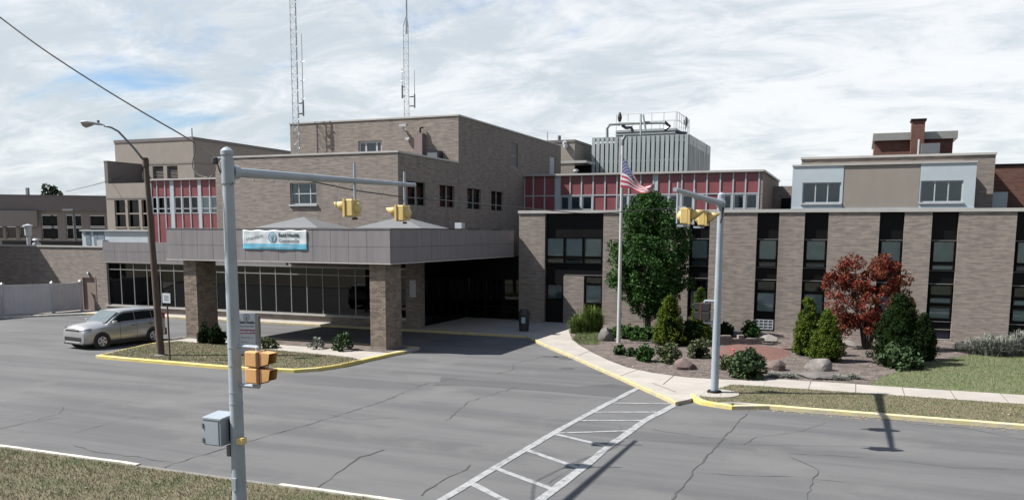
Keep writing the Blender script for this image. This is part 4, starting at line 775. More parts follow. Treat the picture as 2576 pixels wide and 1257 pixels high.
for k in range(4): b=MB(); b.box(D0.x-.05,D1.x+.05,74.9,74.99,zd-.2-.25*k,zd-.1-.25*k); b.build('deck_slat',M_CLR,ct)
def rail(p,q,n,h=1.35,m=M_STL):
    p=Vector(p); q=Vector(q); b=MB()
    for k in range(n+1): u=p.lerp(q,k/n); b.cyl(u,u+Vector((0,0,h)),.024,n=5)
    for z in (h,h*.5): b.cyl(p+Vector((0,0,z)),q+Vector((0,0,z)),.024,n=5)
    b.build('guard_rail',m,ct)
rail((D0.x,75,zd),(D1.x,75,zd),5); rail((D1.x+.1,75,zd),(D1.x+.1,80.8,zd),6); rail((D0.x,80.8,zd),(D1.x,80.8,zd),4)
hp=[aty(x,y,73.5) for x,y in ((1527,345),(1527,322),(1534,313),(1560,311),(1665,308),(1672,310))]; b=MB(); b.tube(hp,.14,8); b.build('header_pipe',M_CLR,ct)
for px in ([(1565,315),(1575,322),(1588,321),(1592,331)],[(1672,307),(1685,318),(1675,325),(1674,331)],[(1700,331),(1712,334),(1728,336)]): b=MB(); b.tube([aty(x,y,74) for x,y in px],.14,7); b.build('bent_pipe',M_NAVY,ct)
b=MB(); b.tube([aty(x,y,73.2) for x,y in ((1612,340),(1612,288),(1618,289),(1624,330))],.09,6); b.build('davit',M_CLR,ct)
for x,y,lab in ((1559,297,'grey pigeon perched on the left corner of the cooling tower rail'),(1726,308,'grey pigeon perched on the right corner of the cooling tower rail')):
    q=aty(x,y,75 if x<1600 else 80); b=MB(); b.rev(tuple(q),[(0,-.45),(.1,-.35),(.2,-.05),(.2,.15),(.12,.33),(.11,.42),(.05,.5),(0,.52)],8); b.cyl(q+Vector((0,0,-.2)),q+Vector((-.1,.15,-.7)),.08,.04,6); tag(b.build('pigeon',M_PIG,origin=tuple(q),smooth=60),lab,'bird',group='birds on the cooling tower')
# beige box beside the cooling tower
YE=70; A=aty(1380,352,YE); B=aty(1446,351,YE); be=thing('beige_building','small beige penthouse left of the cooling tower','building',(A.x,YE,0)); b=MB(); b.box(A.x-3,B.x,YE,YE+8,0,B.z-.2); b.build('wall',M_STU,be); b=MB(); b.box(A.x-3.05,B.x+.05,YE-.05,YE+8.05,B.z-.2,B.z); b.build('coping',M_STUD,be)
q=aty(1450,411,69); b=MB(); b.box(q.x-1.5,q.x+1.5,66.9,69.5,q.z-.15,q.z+.05); b.build('duct',M_COP,be); b=MB(); b.box(aty(1447,420,68).x,aty(1487,420,68).x,68,68.3,8,aty(1450,416,68).z); b.build('louvre',M_BRZ,be)
for k,(x,y) in enumerate(((1421,360),(1423,367))): q=aty(x,y,YE-.2); b=MB(); b.rev(tuple(q),[(0,-.2),(.2,-.15),(.22,.08),(0,.2)],8); b.build('flood_lamp',M_WHT,be)
q=aty(1407,345,72); b=MB(); b.cyl((q.x,72,B.z-.1),(q.x,72,B.z+.6),.15,n=8); tag(b.build('roof_vent',M_GLD,origin=(q.x,72,B.z)),'dark vent stub on the small beige penthouse','vent')
q=aty(1377,345,64); b=MB(); b.cyl((q.x,64,ZU-.1),(q.x,64,ZU+.9),.04,n=6); tag(b.build('rod_antenna',M_STL,origin=(q.x,64,ZU)),'thin rod on the far roof corner of the taller brick block','antenna')
# ---- right rooftop addition, brick block, penthouse
YA=50; A=aty(1995,416,YA); B=aty(2458,412,YA); ZA=aty(2220,414,YA).z
ra=thing('rooftop_addition','pale blue and beige panelled rooftop storey with two wide windows','building',(1,YA,RZ))
w1=(aty(2019,470,YA).x,aty(2116,470,YA).x); w2=(aty(2316,470,YA).x,aty(2423,470,YA).x); wz0,wz1=aty(2070,511,YA).z,aty(2070,459,YA).z
p1=aty(2121,470,YA).x; p2=aty(2313,470,YA).x
for x0,x1,m,h,nm in ((A.x,p1-.006,M_PAN,[(w1[0],w1[1],wz0,wz1)],'blue_panel'),(p1+.006,p2-.006,M_STU,[],'beige_panel'),(p2+.006,B.x,M_PAN,[(w2[0],w2[1],wz0,wz1)],'blue_panel')):
    b=MB(); wall_y(b,YA+(.02 if m is M_STU else 0),x0,x1,RZ-.05,ZA,h,.2); b.build(nm,m,ra)
b=MB(); b.box(A.x-.03,B.x+.03,YA-.05,YA+2.5,ZA,ZA+.09); b.build('coping',M_COP,ra); b=MB(); b.quad((B.x,YA,RZ),(B.x,YA+2.5,RZ),(B.x,YA+2.5,ZA),(B.x,YA,ZA)); b.quad((A.x,YA,RZ),(A.x,YA+2.5,RZ),(A.x,YA+2.5,ZA),(A.x,YA,ZA)); b.build('end_wall',M_PAN,ra)
b=MB(); b.box(A.x-.02,B.x+.02,YA-.06,YA-.005,RZ+.1,RZ+.34); b.build('base_band',M_PAN,ra)
for w_ in (w1,w2): window(ra,'y',YA,w_[0],w_[1],wz0,wz1,[.34,.66],[],M_WHT,GL,.06,.06,back=None,blind=mat('grey_curtain',(.42,.44,.50),.8,.05,2))
for w_ in (w1,w2): b=MB(); b.box(w_[0]-.06,w_[1]+.06,YA-.08,YA+.05,wz0-.09,wz0-.004); b.build('sill',M_WHT,ra)
YK=53; A=aty(2017,396,YK); B=aty(2506,382,YK); ZK=A.z
kb=thing('brick_block','tan brick block behind the blue panelled rooftop storey','building',(2,YK,RZ)); b=MB(); b.box(A.x,B.x,YK,YK+8,RZ-.03,ZK-.12); b.build('wall',BR,kb); b=MB(); b.box(A.x-.05,B.x+.05,YK-.06,YK+8.05,ZK-.12,ZK); b.build('coping',M_COP,kb)
b=MB(); q=aty(2425,400,YK-.6); b.box(A.x+.1,q.x,YK-.5,YK-.004,RZ,ZK-.4); b.build('stucco_face',M_STU,kb)
YH=66; A=aty(2197,346,YH); B=aty(2407,338,YH); ph=thing('brick_penthouse','dark red brick penthouse with grey flat fascia and a square chimney','penthouse',(4,YH,ZK)); zt_=aty(2197,337,YH).z
b=MB(); b.box(A.x+.1,B.x-.2,YH,YH+6,6,zt_-.5); b.build('wall',RB,ph); b=MB(); b.box(A.x-.02,B.x+.05,YH-.25,YH+6.2,zt_-.5,zt_); b.build('fascia',M_ALU,ph)
q0=aty(2295,304,YH-.8); q1=aty(2328,304,YH-.8); b=MB(); b.box(q0.x,q1.x,YH-.8,YH+.5,6,q0.z); ch=b.build('chimney',RB,ph); b=MB(); b.box(q0.x-.08,q1.x+.08,YH-.88,YH+.58,q0.z,q0.z+.12); b.build('chimney_cap',M_BRZ,ch)
q=aty(2311,365,YH-1); b=MB(); b.cyl((q.x,YH-1.2,9),(q.x,YH-1.2,aty(2311,351,YH-1.2).z),.07,n=6); b.build('vent_pipe',M_WHT,ph); q=aty(2342,375,YH-1.5); b=MB(); b.box(q.x-.6,q.x+.5,YH-2,YH-1.3,8.5,aty(2342,362,YH-1.5).z); b.build('exhaust_box',M_GLD,ph)
YQ=58; A=aty(2503,418,YQ); rb=thing('brick_block','dark red brick building at the right edge behind the wing','building',(A.x+4,YQ,0)); b=MB(); b.box(A.x-1.5,A.x+12,YQ,YQ+10,0,A.z); b.build('wall',RB,rb); b=MB(); b.box(A.x-1.55,A.x+12,YQ-.05,YQ+10,A.z,A.z+.12); b.build('coping',M_BRZ,rb)
q=aty(2510,505,56.5); b=MB(); b.box(q.x-.3,q.x+.5,56.6,57.6,RZ-.05,q.z+.5); tag(b.build('rooftop_unit',M_PAN,origin=(q.x,57,RZ)),'small pale box unit on the wing roof before the red brick building','air conditioner')
# ---- lattice masts
def mast(base,H,w,label,seg,taper=None,leanto=None):
    x,y,z=base; t=thing('lattice_mast',label,'antenna mast',base,'lattice masts on the brick block'); 
    legs=[Vector((x+w/1.732*math.cos(a),y+w/1.732*math.sin(a),0)) for a in (math.pi/2,math.pi/2+2.094,math.pi/2+4.189)]
    for l in legs: b=MB(); b.cyl((l.x,l.y,z-.1),(l.x,l.y,z+H),.022,n=6); b.build('leg',M_STL,t)
    b=MB(); k=int(H/seg)
    for i in range(k):
        for j in range(3):
            p,q=legs[j],legs[(j+1)%3]; za=z+i*seg; zb_=za+seg
            if i%2: p,q=q,p
            b.cyl((p.x,p.y,za),(q.x,q.y,zb_),.009,n=4,caps=False); b.cyl((p.x,p.y,za),(q.x,q.y,za),.008,n=4,caps=False)
    b.build('bracing',M_STL,t)
    if taper:
        b=MB()
        for l in legs: b.cyl((l.x,l.y,z+H),(x,y,z+H+taper),.03,n=5)
        b.cyl((x,y,z+H-.5),(x,y,z+H+taper+1.0),.07,n=6); b.cyl((x,y,z+H+taper+1),(x,y,z+H+taper+4.5),.03,n=5); b.cyl((x,y,z+H+taper+2.6),(x+.3,y,z+H+taper+2.6),.025,n=5); b.build('top_pole',M_STL,t)
    return t
def whip(t,x,y,z0,z1,wx,zz):
    b=MB(); b.cyl((x,y,z0),(x,y,z1),.035,.02,n=6)
    for z in zz: b.cyl((x-.12,y,z),(x+.2,y,z),.025,n=5)
    b.build('whip_antenna',M_STL,t); b=MB()
    for z in (z0+.1,z0+.75): b.cyl((wx,y,z),(x,y,z),.045,n=6)
    b.cyl((x,y,z0-.05),(x,y,z0+.9),.06,n=6); b.build('mount_arm',M_GLD,t)
YM=46.55; q=aty(746,300,YM); t1=mast((q.x,YM,ZM-.05),15.5,.40,'tall lattice radio mast at the left end of the brick block roof',.45)
zA=aty(762,284,YM).z; xA=aty(763,280,YM).x; whip(t1,xA,YM,aty(762,290,YM).z,aty(751,86,YM).z,q.x+.2,[aty(757,y,YM).z for y in (156,203,250)])
YM2=56; q=aty(1025,290,YM2); zt2=aty(1021,66,YM2).z; t2=mast((q.x,YM2,ZU-.06),zt2-ZU,.40,'lattice radio mast with pointed top near the middle of the roof',.42,taper=.9)
whip(t2,aty(1043,260,YM2).x,YM2,aty(1043,270,YM2).z,aty(1043,177,YM2).z,q.x+.2,[]); whip(t2,aty(1012,240,YM2).x,YM2,aty(1012,246,YM2).z,aty(1009,172,YM2).z,q.x-.2,[aty(1009,y,YM2).z for y in (182,205,215)])
b=MB(); A=aty(993,292,YM2); b.box(A.x,q.x,YM2-.3,YM2+.3,ZU-.05,ZU+.12); tag(b.build('mast_footing',M_GLD,origin=(A.x,YM2,ZU)),'flat footing beam at the base of the middle mast','footing')
# ================================================================= STREET OBJECTS
def beacon(c,face,label,pipe_x,pipe_top,pipe_bot,group):
    """single-section signal head; face=-1 visor towards -X, +1 towards +X"""
    t=thing('beacon_signal',label,'traffic light',tuple(c),group); s=face; x,y,z=c; h=.19
    b=MB(); b.box(x-s*.02,x-s*.20,y-h+.02,y+h-.02,z-h+.01,z+h-.01); hb=b.build('housing',M_SYE,t); bv=hb.modifiers.new('bevel','BEVEL'); bv.width=.02; bv.segments=2
    b=MB(); b.box(x+s*.03,x-s*.02,y-h,y+h,z-h,z+h); b.build('door',M_SYE,t)
    b=MB(); V=[];n=16
    for L_,r in ((.03,.15),(.33,.13)):
        for k in range(n+1):
            a=math.radians(-35+250*k/n); cut=1-.55*max(0,-math.sin(a)+.25)/1.0
            V.append((x+s*(L_ if L_<.1 else .03+.30*max(.25,min(1,.55+.5*math.sin(a)))),y+r*math.cos(a),z+r*math.sin(a)))
    b.add(V,[(k,k+1,n+2+k,n+1+k) for k in range(n)]); vo=b.build('visor',M_SYE,t,smooth=True); md=vo.modifiers.new('thickness','SOLIDIFY'); md.thickness=.008
    b=MB(); b.rev((x+s*.035,y,z),[(.14,0),(.09,s*.03),(0,s*.045)],14,'x'); b.build('lens',mat('signal_lens',(.10,.03,.015),.2,.1),t,smooth=True)
    b=MB(); b.rev((x-s*.20,y,z),[(.13,0),(.12,-s*.05),(.06,-s*.09),(0,-s*.10)],14,'x'); b.build('rear_dome',M_SYE,t,smooth=True)
    b=MB(); b.cyl((pipe_x,y,pipe_bot),(pipe_x,y,pipe_top),.028,n=8); b.build('hanger_pipe',M_GAL,t)
    b=MB(); b.box(min(pipe_x,x-s*.1),max(pipe_x,x-s*.1)+.04,y-.03,y+.03,z-h-.06,z-h-.012); b.box(min(pipe_x,x-s*.1),max(pipe_x,x-s*.1),y-.02,y+.02,z+h-.005,z+h+.03); b.build('bracket',M_SBR if face<0 else M_GAL,t)
    return t
def ped_head(px_,py_,z,face,mtl,label,polex,poley):
    t=thing('pedestrian_signal',label,'traffic light',(px_,py_,z)); s=face
    for k in range(2):
        z0=z+k*.285; b=MB(); b.box(px_-s*.20,px_+s*.05,py_-.13,py_+.13,z0+.008,z0+.277); o=b.build('housing',mtl,t); bv=o.modifiers.new('bevel','BEVEL'); bv.width=.022; bv.segments=2
        b=MB(); b.box(px_+s*.051,px_+s*.10,py_-.135,py_+.135,z0+.012,z0+.272); b.build('gasket',M_SBR,o)
        b=MB(); b.add([(px_+s*.10,py_-.12,z0+.03),(px_+s*.10,py_+.12,z0+.03),(px_+s*.10,py_+.12,z0+.27),(px_+s*.10,py_-.12,z0+.27),(px_+s*.27,py_-.11,z0+.08),(px_+s*.27,py_+.11,z0+.08),(px_+s*.30,py_+.11,z0+.255),(px_+s*.30,py_-.11,z0+.255)],[(0,1,2,3),(0,4,7,3),(1,5,6,2),(3,7,6,2),(0,4,5,1)]); b.build('visor',mtl,o)
        b=MB(); b.cyl((px_-s*.201,py_-.02,z0+.12),(px_-s*.215,py_-.02,z0+.12),.015,n=6); b.build('latch',M_SBR,o)
    for z_ in (z-.06,z+.62):
        b=MB(); b.tube([(polex,poley,z_),(px_-s*.02,poley*.5+py_*.5,z_),(px_-s*.02,py_,z_),(px_-s*.02,py_,z_+(.06 if z_<z else -.06))],.035,8); b.build('bracket_arm',M_GAL,t)
    return t
def signal_mast(label,px_,py_,ztop,tip,zj,r0,r1,arm0,arm1,zbase):
    t=thing('signal_mast',label,'signal pole',(px_,py_,zbase)); b=MB(); b.cyl((px_,py_,zbase-.05),(px_,py_,ztop),r0,r1,20); b.build('pole',M_GAL,t,smooth=40)
    b=MB(); b.rev((px_,py_,ztop),[(r1+.015,-.05),(r1+.015,.02),(r1*.6,.07),(0,.09)],16); b.build('pole_cap',M_GAL,t,smooth=40)
    j=Vector((px_,py_,zj)); tp=Vector(tip); dr_=(tp-j).normalized(); b=MB(); b.cyl(j+dr_*.1,tp,arm0,arm1,16); b.build('mast_arm',M_GAL,t,smooth=40)
    b=MB(); b.cyl(j+dr_*(r1*.8),j+dr_*(r1+.14),arm0*1.45,arm0*1.35,14); b.cyl(j+Vector((0,0,-.2)),j+Vector((0,0,.2)),r1*1.22,r1*1.22,16); b.build('arm_collar',M_GAL,t,smooth=40)
    return t
# near mast (left foreground)
NPX,NPY=-9.9,11.75
ztn=aty(558,383,NPY).z; nj=aty(575,432,NPY).z; ntip=Vector((-9.9,18.35,6.225))
npl=signal_mast('tall grey signal mast in the left foreground with long arm over the street',NPX,NPY,ztn,tuple(ntip),nj,.125,.092,.085,.045,KH)
b=MB(); b.box(NPX-.17,NPX+.17,NPY-.17,NPY+.17,KH,KH+.03); b.build('base_plate',M_GLD,npl)
for yy in (873,918,985,1013): zz=aty(597,yy,NPY).z; b=MB(); rr=.125-(.033)*(zz-KH)/(ztn-KH); b.cyl((NPX,NPY,zz-.015),(NPX,NPY,zz+.015),rr+.006,n=20); b.build('band_clamp',M_GAL,npl)
zz=aty(612,1215,NPY).z; b=MB(); b.box(NPX-.04,NPX+.05,NPY-.155,NPY-.1,zz-.1,zz+.12); b.build('hand_hole_cover',M_GAL,npl)
# cabinet on the near mast
k0=aty(545,1050,NPY-.15); cab=thing('control_cabinet','grey control cabinet with sloped lid strapped to the near signal mast','cabinet',(NPX-.4,NPY,aty(560,1118,NPY).z)); cz0=aty(560,1116,NPY-.1).z; cz1=aty(560,1052,NPY-.1).z
b=MB(); b.box(NPX-.52,NPX-.15,NPY-.25,NPY+.15,cz0,cz1); o=b.build('box',M_GAL,cab); b=MB(); b.add([(NPX-.54,NPY-.27,cz1),(NPX-.13,NPY-.27,cz1),(NPX-.13,NPY+.17,cz1),(NPX-.54,NPY+.17,cz1),(NPX-.54,NPY-.27,cz1+.03),(NPX-.13,NPY-.27,cz1+.03),(NPX-.13,NPY+.17,cz1+.07),(NPX-.54,NPY+.17,cz1+.07)],[(3,2,1,0),(4,5,6,7),(0,1,5,4),(1,2,6,5),(2,3,7,6),(3,0,4,7)]); b.build('lid',M_GAL,cab)
for z in (cz0+.08,cz1-.12): b=MB(); b.box(NPX-.535,NPX-.505,NPY-.275,NPY-.255,z-.045,z+.045); b.build('hinge',M_GLD,cab)
b=MB(); b.box(NPX-.50,NPX-.19,NPY-.262,NPY-.251,cz0+.02,cz1-.03); b.build('door',M_GAL,cab); b=MB(); b.box(NPX-.148,NPX-.09,NPY-.04,NPY+.04,cz0+.05,cz1-.03); b.build('mount_rail',M_BRZ,cab)
b=MB(); b.box(NPX-.19,NPX-.12,NPY-.07,NPY+.05,cz0-.22,cz0-.03); o=b.build('conduit_box',M_GLD,cab)
zz=aty(624,1111,NPY-.08).z; b=MB(); b.box(NPX+.08,NPX+.20,NPY-.13,NPY+.0,zz-.05,zz+.06); pbn=b.build('push_button',M_SYE,origin=(NPX+.1,NPY,zz)); tag(pbn,'small yellow pedestrian push button on the near signal mast','push button')
zz=aty(650,963,NPY).z; ped_head(aty(654,925,NPY).x,NPY-.02,zz,1,M_SOR,'orange two-section pedestrian signal bracketed to the near mast',NPX,NPY)
for xx,yt,yb,hc,lab in ((893,410,549,(868,523),'yellow beacon head hanging mid-arm in front of the brick block'),(1018,432,556,(996,536),'yellow beacon head hanging at the tip of the near arm')):
    best=min((abs((proj:=(CM@(np.array([NPX,y,6.2])-CO)))[0]/proj[2]*F+1288-xx),y) for y in np.linspace(13,19,121)); Y_=best[1]
    hp_=aty(hc[0]+9,hc[1],Y_); beacon((hp_.x,Y_,hp_.z),-1,lab,NPX,aty(xx,yt,Y_).z,aty(xx,yb,Y_).z,'beacon heads on the near mast arm')
# far mast
FP=g(1797,988,KH); zf=aty(1809,491,FP.y).z; fj=aty(1800,512,FP.y).z
fpl=signal_mast('grey signal mast beside the flower bed on the far kerb',FP.x,FP.y,zf,(FP.x,19.7,6.10),fj,.125,.095,.105,.05,KH)
b=MB(); b.cyl((FP.x+.05,FP.y-.1,0),(FP.x+.05,FP.y-.1,KH+.03),.72,.72,24); b.build('concrete_base',M_CON,fpl); b=MB(); b.cyl((FP.x,FP.y,KH+.03),(FP.x,FP.y,KH+.09),.24,.21,14); b.build('base_plate',M_BRZ,fpl)
b=MB(); b.tube([aty(x,y,FP.y-.1) for x,y in ((1812,512),(1818,508),(1820,520),(1817,545),(1812,560))],.025,6); b.build('cable_loop',M_CBL,fpl)
for xx,yt,yb,hc,lab in ((1706,458,562,(1728,543),'yellow beacon head at the tip of the far arm over the leafy tree'),(1747,475,565,(1770,549),'yellow beacon head next to the far signal mast')):
    best=min((abs((proj:=(CM@(np.array([FP.x,y,6.1])-CO)))[0]/proj[2]*F+1288-xx),y) for y in np.linspace(18,27,181)); Y_=best[1]
    hp_=aty(hc[0]+8,hc[1],Y_); beacon((hp_.x,Y_,hp_.z),1,lab,FP.x,aty(xx,yt,Y_).z,aty(xx,yb,Y_).z,'beacon heads on the far mast arm')
q=aty(1776,806,FP.y); ped_head(q.x-.08,FP.y+.02,q.z,-1,M_PLA,'dark pedestrian signal with amber visor bracketed to the far mast',FP.x,FP.y)
# cables
def cable(pts,r,m,label,name='cable'):
    P=[Vector(p) for p in pts]; out=[]
    for i in range(len(P)-1):
        p0,p1,p2,p3=P[max(i-1,0)],P[i],P[i+1],P[min(i+2,len(P)-1)]
        for k in range(6): t=k/6; out.append(.5*((2*p1)+(p2-p0)*t+(2*p0-5*p1+4*p2-p3)*t*t+(3*p1-p0-3*p2+p3)*t**3))
    out.append(P[-1]); b=MB(); b.tube(out,r,6); o=b.build(name,m,origin=tuple(P[0]),smooth=True); tag(o,label,'cable'); return o
def along(xs,Y0,Y1): n=len(xs); return [aty(x,y,Y0+(Y1-Y0)*i/(n-1)) for i,(x,y) in enumerate(xs)]
cable(along([(583,463),(592,445),(603,430),(625,426),(660,432),(720,442),(780,455),(840,468),(900,480),(960,488),(1000,494),(1040,498)],NPY-.1,18.3),.014,M_CBL,'black signal cable drooping below the near mast arm')
cable(along([(1040,498),(1090,501),(1180,510),(1265,518),(1320,523),(1400,531),(1460,536),(1530,535),(1600,530),(1655,526),(1700,522)],18.3,20.2),.010,M_CBL,'thin black span cable crossing from the near arm to the far arm')
for xx in (640,690,745,800,850,905,960):
    a=NPY+ (18.3-NPY)*(xx-583)/457; q=aty(xx,447+(xx-640)*.115+((xx-640)/330)*8,a+.05); b=MB(); b.tube([q+Vector((-.07,0,.10)),q+Vector((-.05,0,.04)),q,q+Vector((.03,0,.05)),q+Vector((.05,0,.11))],.005,4); b.cyl(q,q+Vector((-.01,0,-.07)),.005,n=4); b.build('cable_tie',M_CBG,npl)
wstart=[aty(-160,-70,10.0),aty(-60,-2,10.2),aty(0,44,10.4),aty(110,125,10.6),aty(240,210,10.9),aty(360,283,11.2),aty(450,335,11.5),aty(488,358,11.6)]
cable(wstart,.013,M_CBG,'grey overhead service cable running in from the upper left')
cable([aty(x,y,11.62) for x,y in ((488,358),(491,378),(485,405),(486,425),(500,440),(520,446),(536,440),(543,420),(541,405))],.008,M_CBG,'thin drip loop hanging below the service cable beside the near mast')
cable([aty(488,358,11.6),aty(515,376,11.65),aty(548,398,11.7)],.006,M_CBG,'fine messenger wire tying the service cable to the near mast')
b=MB(); q=aty(541,405,11.65); b.rev(tuple(q),[(0,.07),(.05,.05),(.06,-.03),(0,-.06)],8); b.build('weatherhead',M_CBL,npl); b=MB(); b.tube([aty(x,y,11.68) for x,y in ((541,405),(548,415),(556,440))],.012,6); b.build('entry_cable',M_CBL,npl)
cable([aty(165,482,56),aty(255,460,57),aty(343,433,YB-.05)],.025,M_CBG,'thin wire sagging to the louvred beige building at the far left')
# street lamp
LP=g(405,893,KH); lt=aty(366,397,LP.y)
sl=thing('street_lamp','brown wooden pole with cobra-head street lamp on the grassy island','street lamp',(LP.x,LP.y,KH))
b=MB(); b.cyl((LP.x,LP.y,KH-.05),(lt.x,LP.y,lt.z),.15,.095,16); b.build('pole',M_WOD,sl,smooth=40)
arm=[aty(x,y,LP.y-.9*k/5) for k,(x,y) in enumerate(((362,404),(340,376),(318,352),(298,331),(280,321),(262,317)))]
b=MB(); b.tube(arm,[.045,.042,.04,.038,.036,.034],8); b.build('arm',M_GLD,sl,smooth=True); b=MB(); b.cyl((lt.x,LP.y,lt.z-.35),(lt.x,LP.y,lt.z-.05),.125,.12,12); b.build('arm_bracket',M_WOD,sl)
e0=arm[-1]; e1=aty(200,308,LP.y-1.6); ax=(e1-e0); Lh=ax.length; ax.normalize(); up=Vector((0,0,1)); sd=ax.cross(up).normalized(); up=sd.cross(ax)
b=MB(); st=[(0,.04,.04,.04),(.15,.07,.06,.06),(.45,.15,.09,.09),(.72,.20,.09,.16),(.9,.14,.05,.12),(1.0,.02,.01,.02)]; n=12; V=[]
for u,w,tu,td in st:
    for k in range(n):
        a=2*math.pi*k/n; V.append(e0+ax*(Lh*u)+sd*(w*math.cos(a))+up*((tu if math.sin(a)>0 else td*.35)*math.sin(a)+.02))
b.add(V,[(i*n+k,i*n+(k+1)%n,(i+1)*n+(k+1)%n,(i+1)*n+k) for i in range(len(st)-1) for k in range(n)]); lh=b.build('lamp_head',M_LMP,sl,smooth=True)
b=MB(); V=[]; st2=[(.42,.06,.02),(.55,.15,.09),(.72,.18,.17),(.87,.12,.12),(.95,.03,.02)]
for u,w,td in st2:
    for k in range(n): a=math.pi+math.pi*k/(n-1); V.append(e0+ax*(Lh*u)+sd*(w*math.cos(a))+up*(td*math.sin(a)-.005))
b.add(V,[(i*n+k,i*n+k+1,(i+1)*n+k+1,(i+1)*n+k) for i in range(len(st2)-1) for k in range(n-1)]); b.build('lens',M_LEN,lh,smooth=True)
q=e0+ax*(Lh*.25)+up*.09; b=MB(); b.cyl(q,q+up*.09,.05,n=8); b.build('photocell',M_GLD,lh)
b=MB(); b.cyl((LP.x,LP.y,KH),(LP.x,LP.y,KH+.05),.28,.2,12); b.build('footing',M_CONG,sl)
# small post sign by the lamp
q=g(428,905,KH); t=thing('post_sign','small pale rectangular sign seen from behind on a thin leaning post','sign',tuple(q)); tp=aty(419,733,q.y); b=MB(); b.cyl(q,(tp.x,q.y,tp.z),.035,.03,8); b.build('post',M_WOD,t)
s0=aty(408.5,737,q.y-.05); s1=aty(429,762,q.y-.05); b=MB(); b.box(s0.x,s1.x,q.y-.06,q.y-.04,s1.z,s0.z); b.build('sign_plate',M_SGN,t)
for k in range(3): b=MB(); zz=s1.z+(s0.z-s1.z)*(.3+.2*k); b.box(s0.x+.08,s1.x-.08,q.y-.064,q.y-.061,zz-.015,zz+.015); b.build('text_line',M_TXG,t)
# hospital monument sign
q=g(652,893,KH); t=thing('hospital_sign','pale hospital direction sign with magenta emergency band behind the near mast','sign',(q.x,q.y,KH))
ang=math.radians(14); MX=Matrix.Translation((q.x,q.y,KH))@Matrix.Rotation(ang,4,'Z'); W_,H_=.83,1.72
def sb(x0,x1,y0,y1,z0,z1,m,name,par=t): b=MB(); b.box(x0,x1,y0,y1,z0,z1,mtx=MX); return b.build(name,m,par)
sf=sb(-W_,-.09,-.07,.07,.05,H_,M_SGN,'sign_face'); sb(-.085,.06,-.10,.10,-.02,H_-.08,M_ALU,'end_post'); sb(-W_-.1,-W_-.005,-.1,.1,-.02,H_-.08,M_ALU,'end_post')
sb(-W_+.05,-.11,-.078,-.071,.88,1.05,M_MAG,'emergency_band',sf)
def st_(s,size,x,z,m,name,off=0,align='LEFT'): V,Fc=text_mesh(s,size,0,off,align); b=MB(); b.add([MX@Vector((x+p[0],-.082,z+p[1])) for p in V],Fc); b.build(name,m,sf)
st_('Reid Health',.135,-.45,1.30,M_TXD,'lettering',.008,'CENTER'); st_('Connersville',.115,-.45,1.15,M_TXG,'lettering',0,'CENTER'); st_('EMERGENCY',.118,-.44,.92,M_TXW,'lettering',.006,'CENTER'); st_('Main Entrance',.09,-.72,.70,M_TXG,'lettering'); st_('Parking',.09,-.72,.52,M_TXG,'lettering')
for vf,m_ in ((ring_vf(.125,.15,sy=1.1,a0=-1.35,a1=4.49),M_TXG),(figure_vf(.125),M_TXG)): b=MB(); b.add([MX@Vector((-.45+p[0]*.85,-.08,1.55+p[1]*.8)) for p in vf[0]],vf[1]); b.build('logo',m_,sf)
# flagpole and flag
FG=g(1556,862,KH); ft=aty(1557,346,FG.y)
fl=thing('flagpole','white flagpole standing in the flower bed beside the leafy tree','flagpole',(FG.x,FG.y,KH)); b=MB(); b.cyl((FG.x,FG.y,KH-.05),(FG.x,FG.y,ft.z),.095,.06,14); b.build('pole',mat('flagpole_white',(.62,.62,.60),.4,.08,2),fl,smooth=40)
b=MB(); b.tube([(FG.x,FG.y,ft.z-.35),(FG.x+.02,FG.y-.02,ft.z-.1),(FG.x+.1,FG.y,ft.z+.05)],.07,8); b.build('truck',M_GLD,fl); b=MB(); b.cyl((FG.x+.07,FG.y-.02,ft.z-.1),(FG.x+.085,FG.y-.02,1.4),.008,n=4); b.build('halyard',M_CBG,fl); b=MB(); b.box(FG.x-.03,FG.x+.13,FG.y-.06,FG.y+.04,1.3,1.5); b.build('cleat',M_GLD,fl)
flag=thing('flag','american flag at half staff drooping and blowing to the right','flag',tuple(aty(1562,398,FG.y)))
def fpt(u,v):  # u along fly, v 0 top..1 bottom, in pixels on a plane then rippled in depth
    tx=[(1561.4,388),(1571,400),(1584.4,424),(1596.4,443),(1608.5,460),(1620.6,470),(1644.8,463)]; bx_=[(1561.4,471),(1582,473.3),(1598.9,480.6),(1613.4,485.4),(1632.7,485.4),(1640,480),(1646,470)]
    def ip(L_,u): s=u*6; i=min(5,int(s)); f_=s-i; return (L_[i][0]*(1-f_)+L_[i+1][0]*f_,L_[i][1]*(1-f_)+L_[i+1][1]*f_)
    a=ip(tx,u); c=ip(bx_,u); x=a[0]*(1-v)+c[0]*v; y=a[1]*(1-v)+c[1]*v
    dep=FG.y-.05-u*.15+(.02+.08*u)*math.sin(10*u+4.2*v+.6)+.03*u*math.sin(23*u-6*v); return aty(x,y,dep)
nu,nv=60,39; b=MB()
for j in range(nv+1):
    for i in range(nu+1): b.v.append(tuple(fpt(i/nu,j/nv)))
for j in range(nv):
    for i in range(nu):
        b.f.append((j*(nu+1)+i,j*(nu+1)+i+1,(j+1)*(nu+1)+i+1,(j+1)*(nu+1)+i)); u=(i+.5)/nu; v=(j+.5)/nv; b.mi.append(2 if (u<.4 and v<7/13) else (0 if int(v*13)%2==0 else 1))
fo=b.build('cloth',[M_FRD,M_FWH,M_FBL],flag,smooth=True); b=MB()
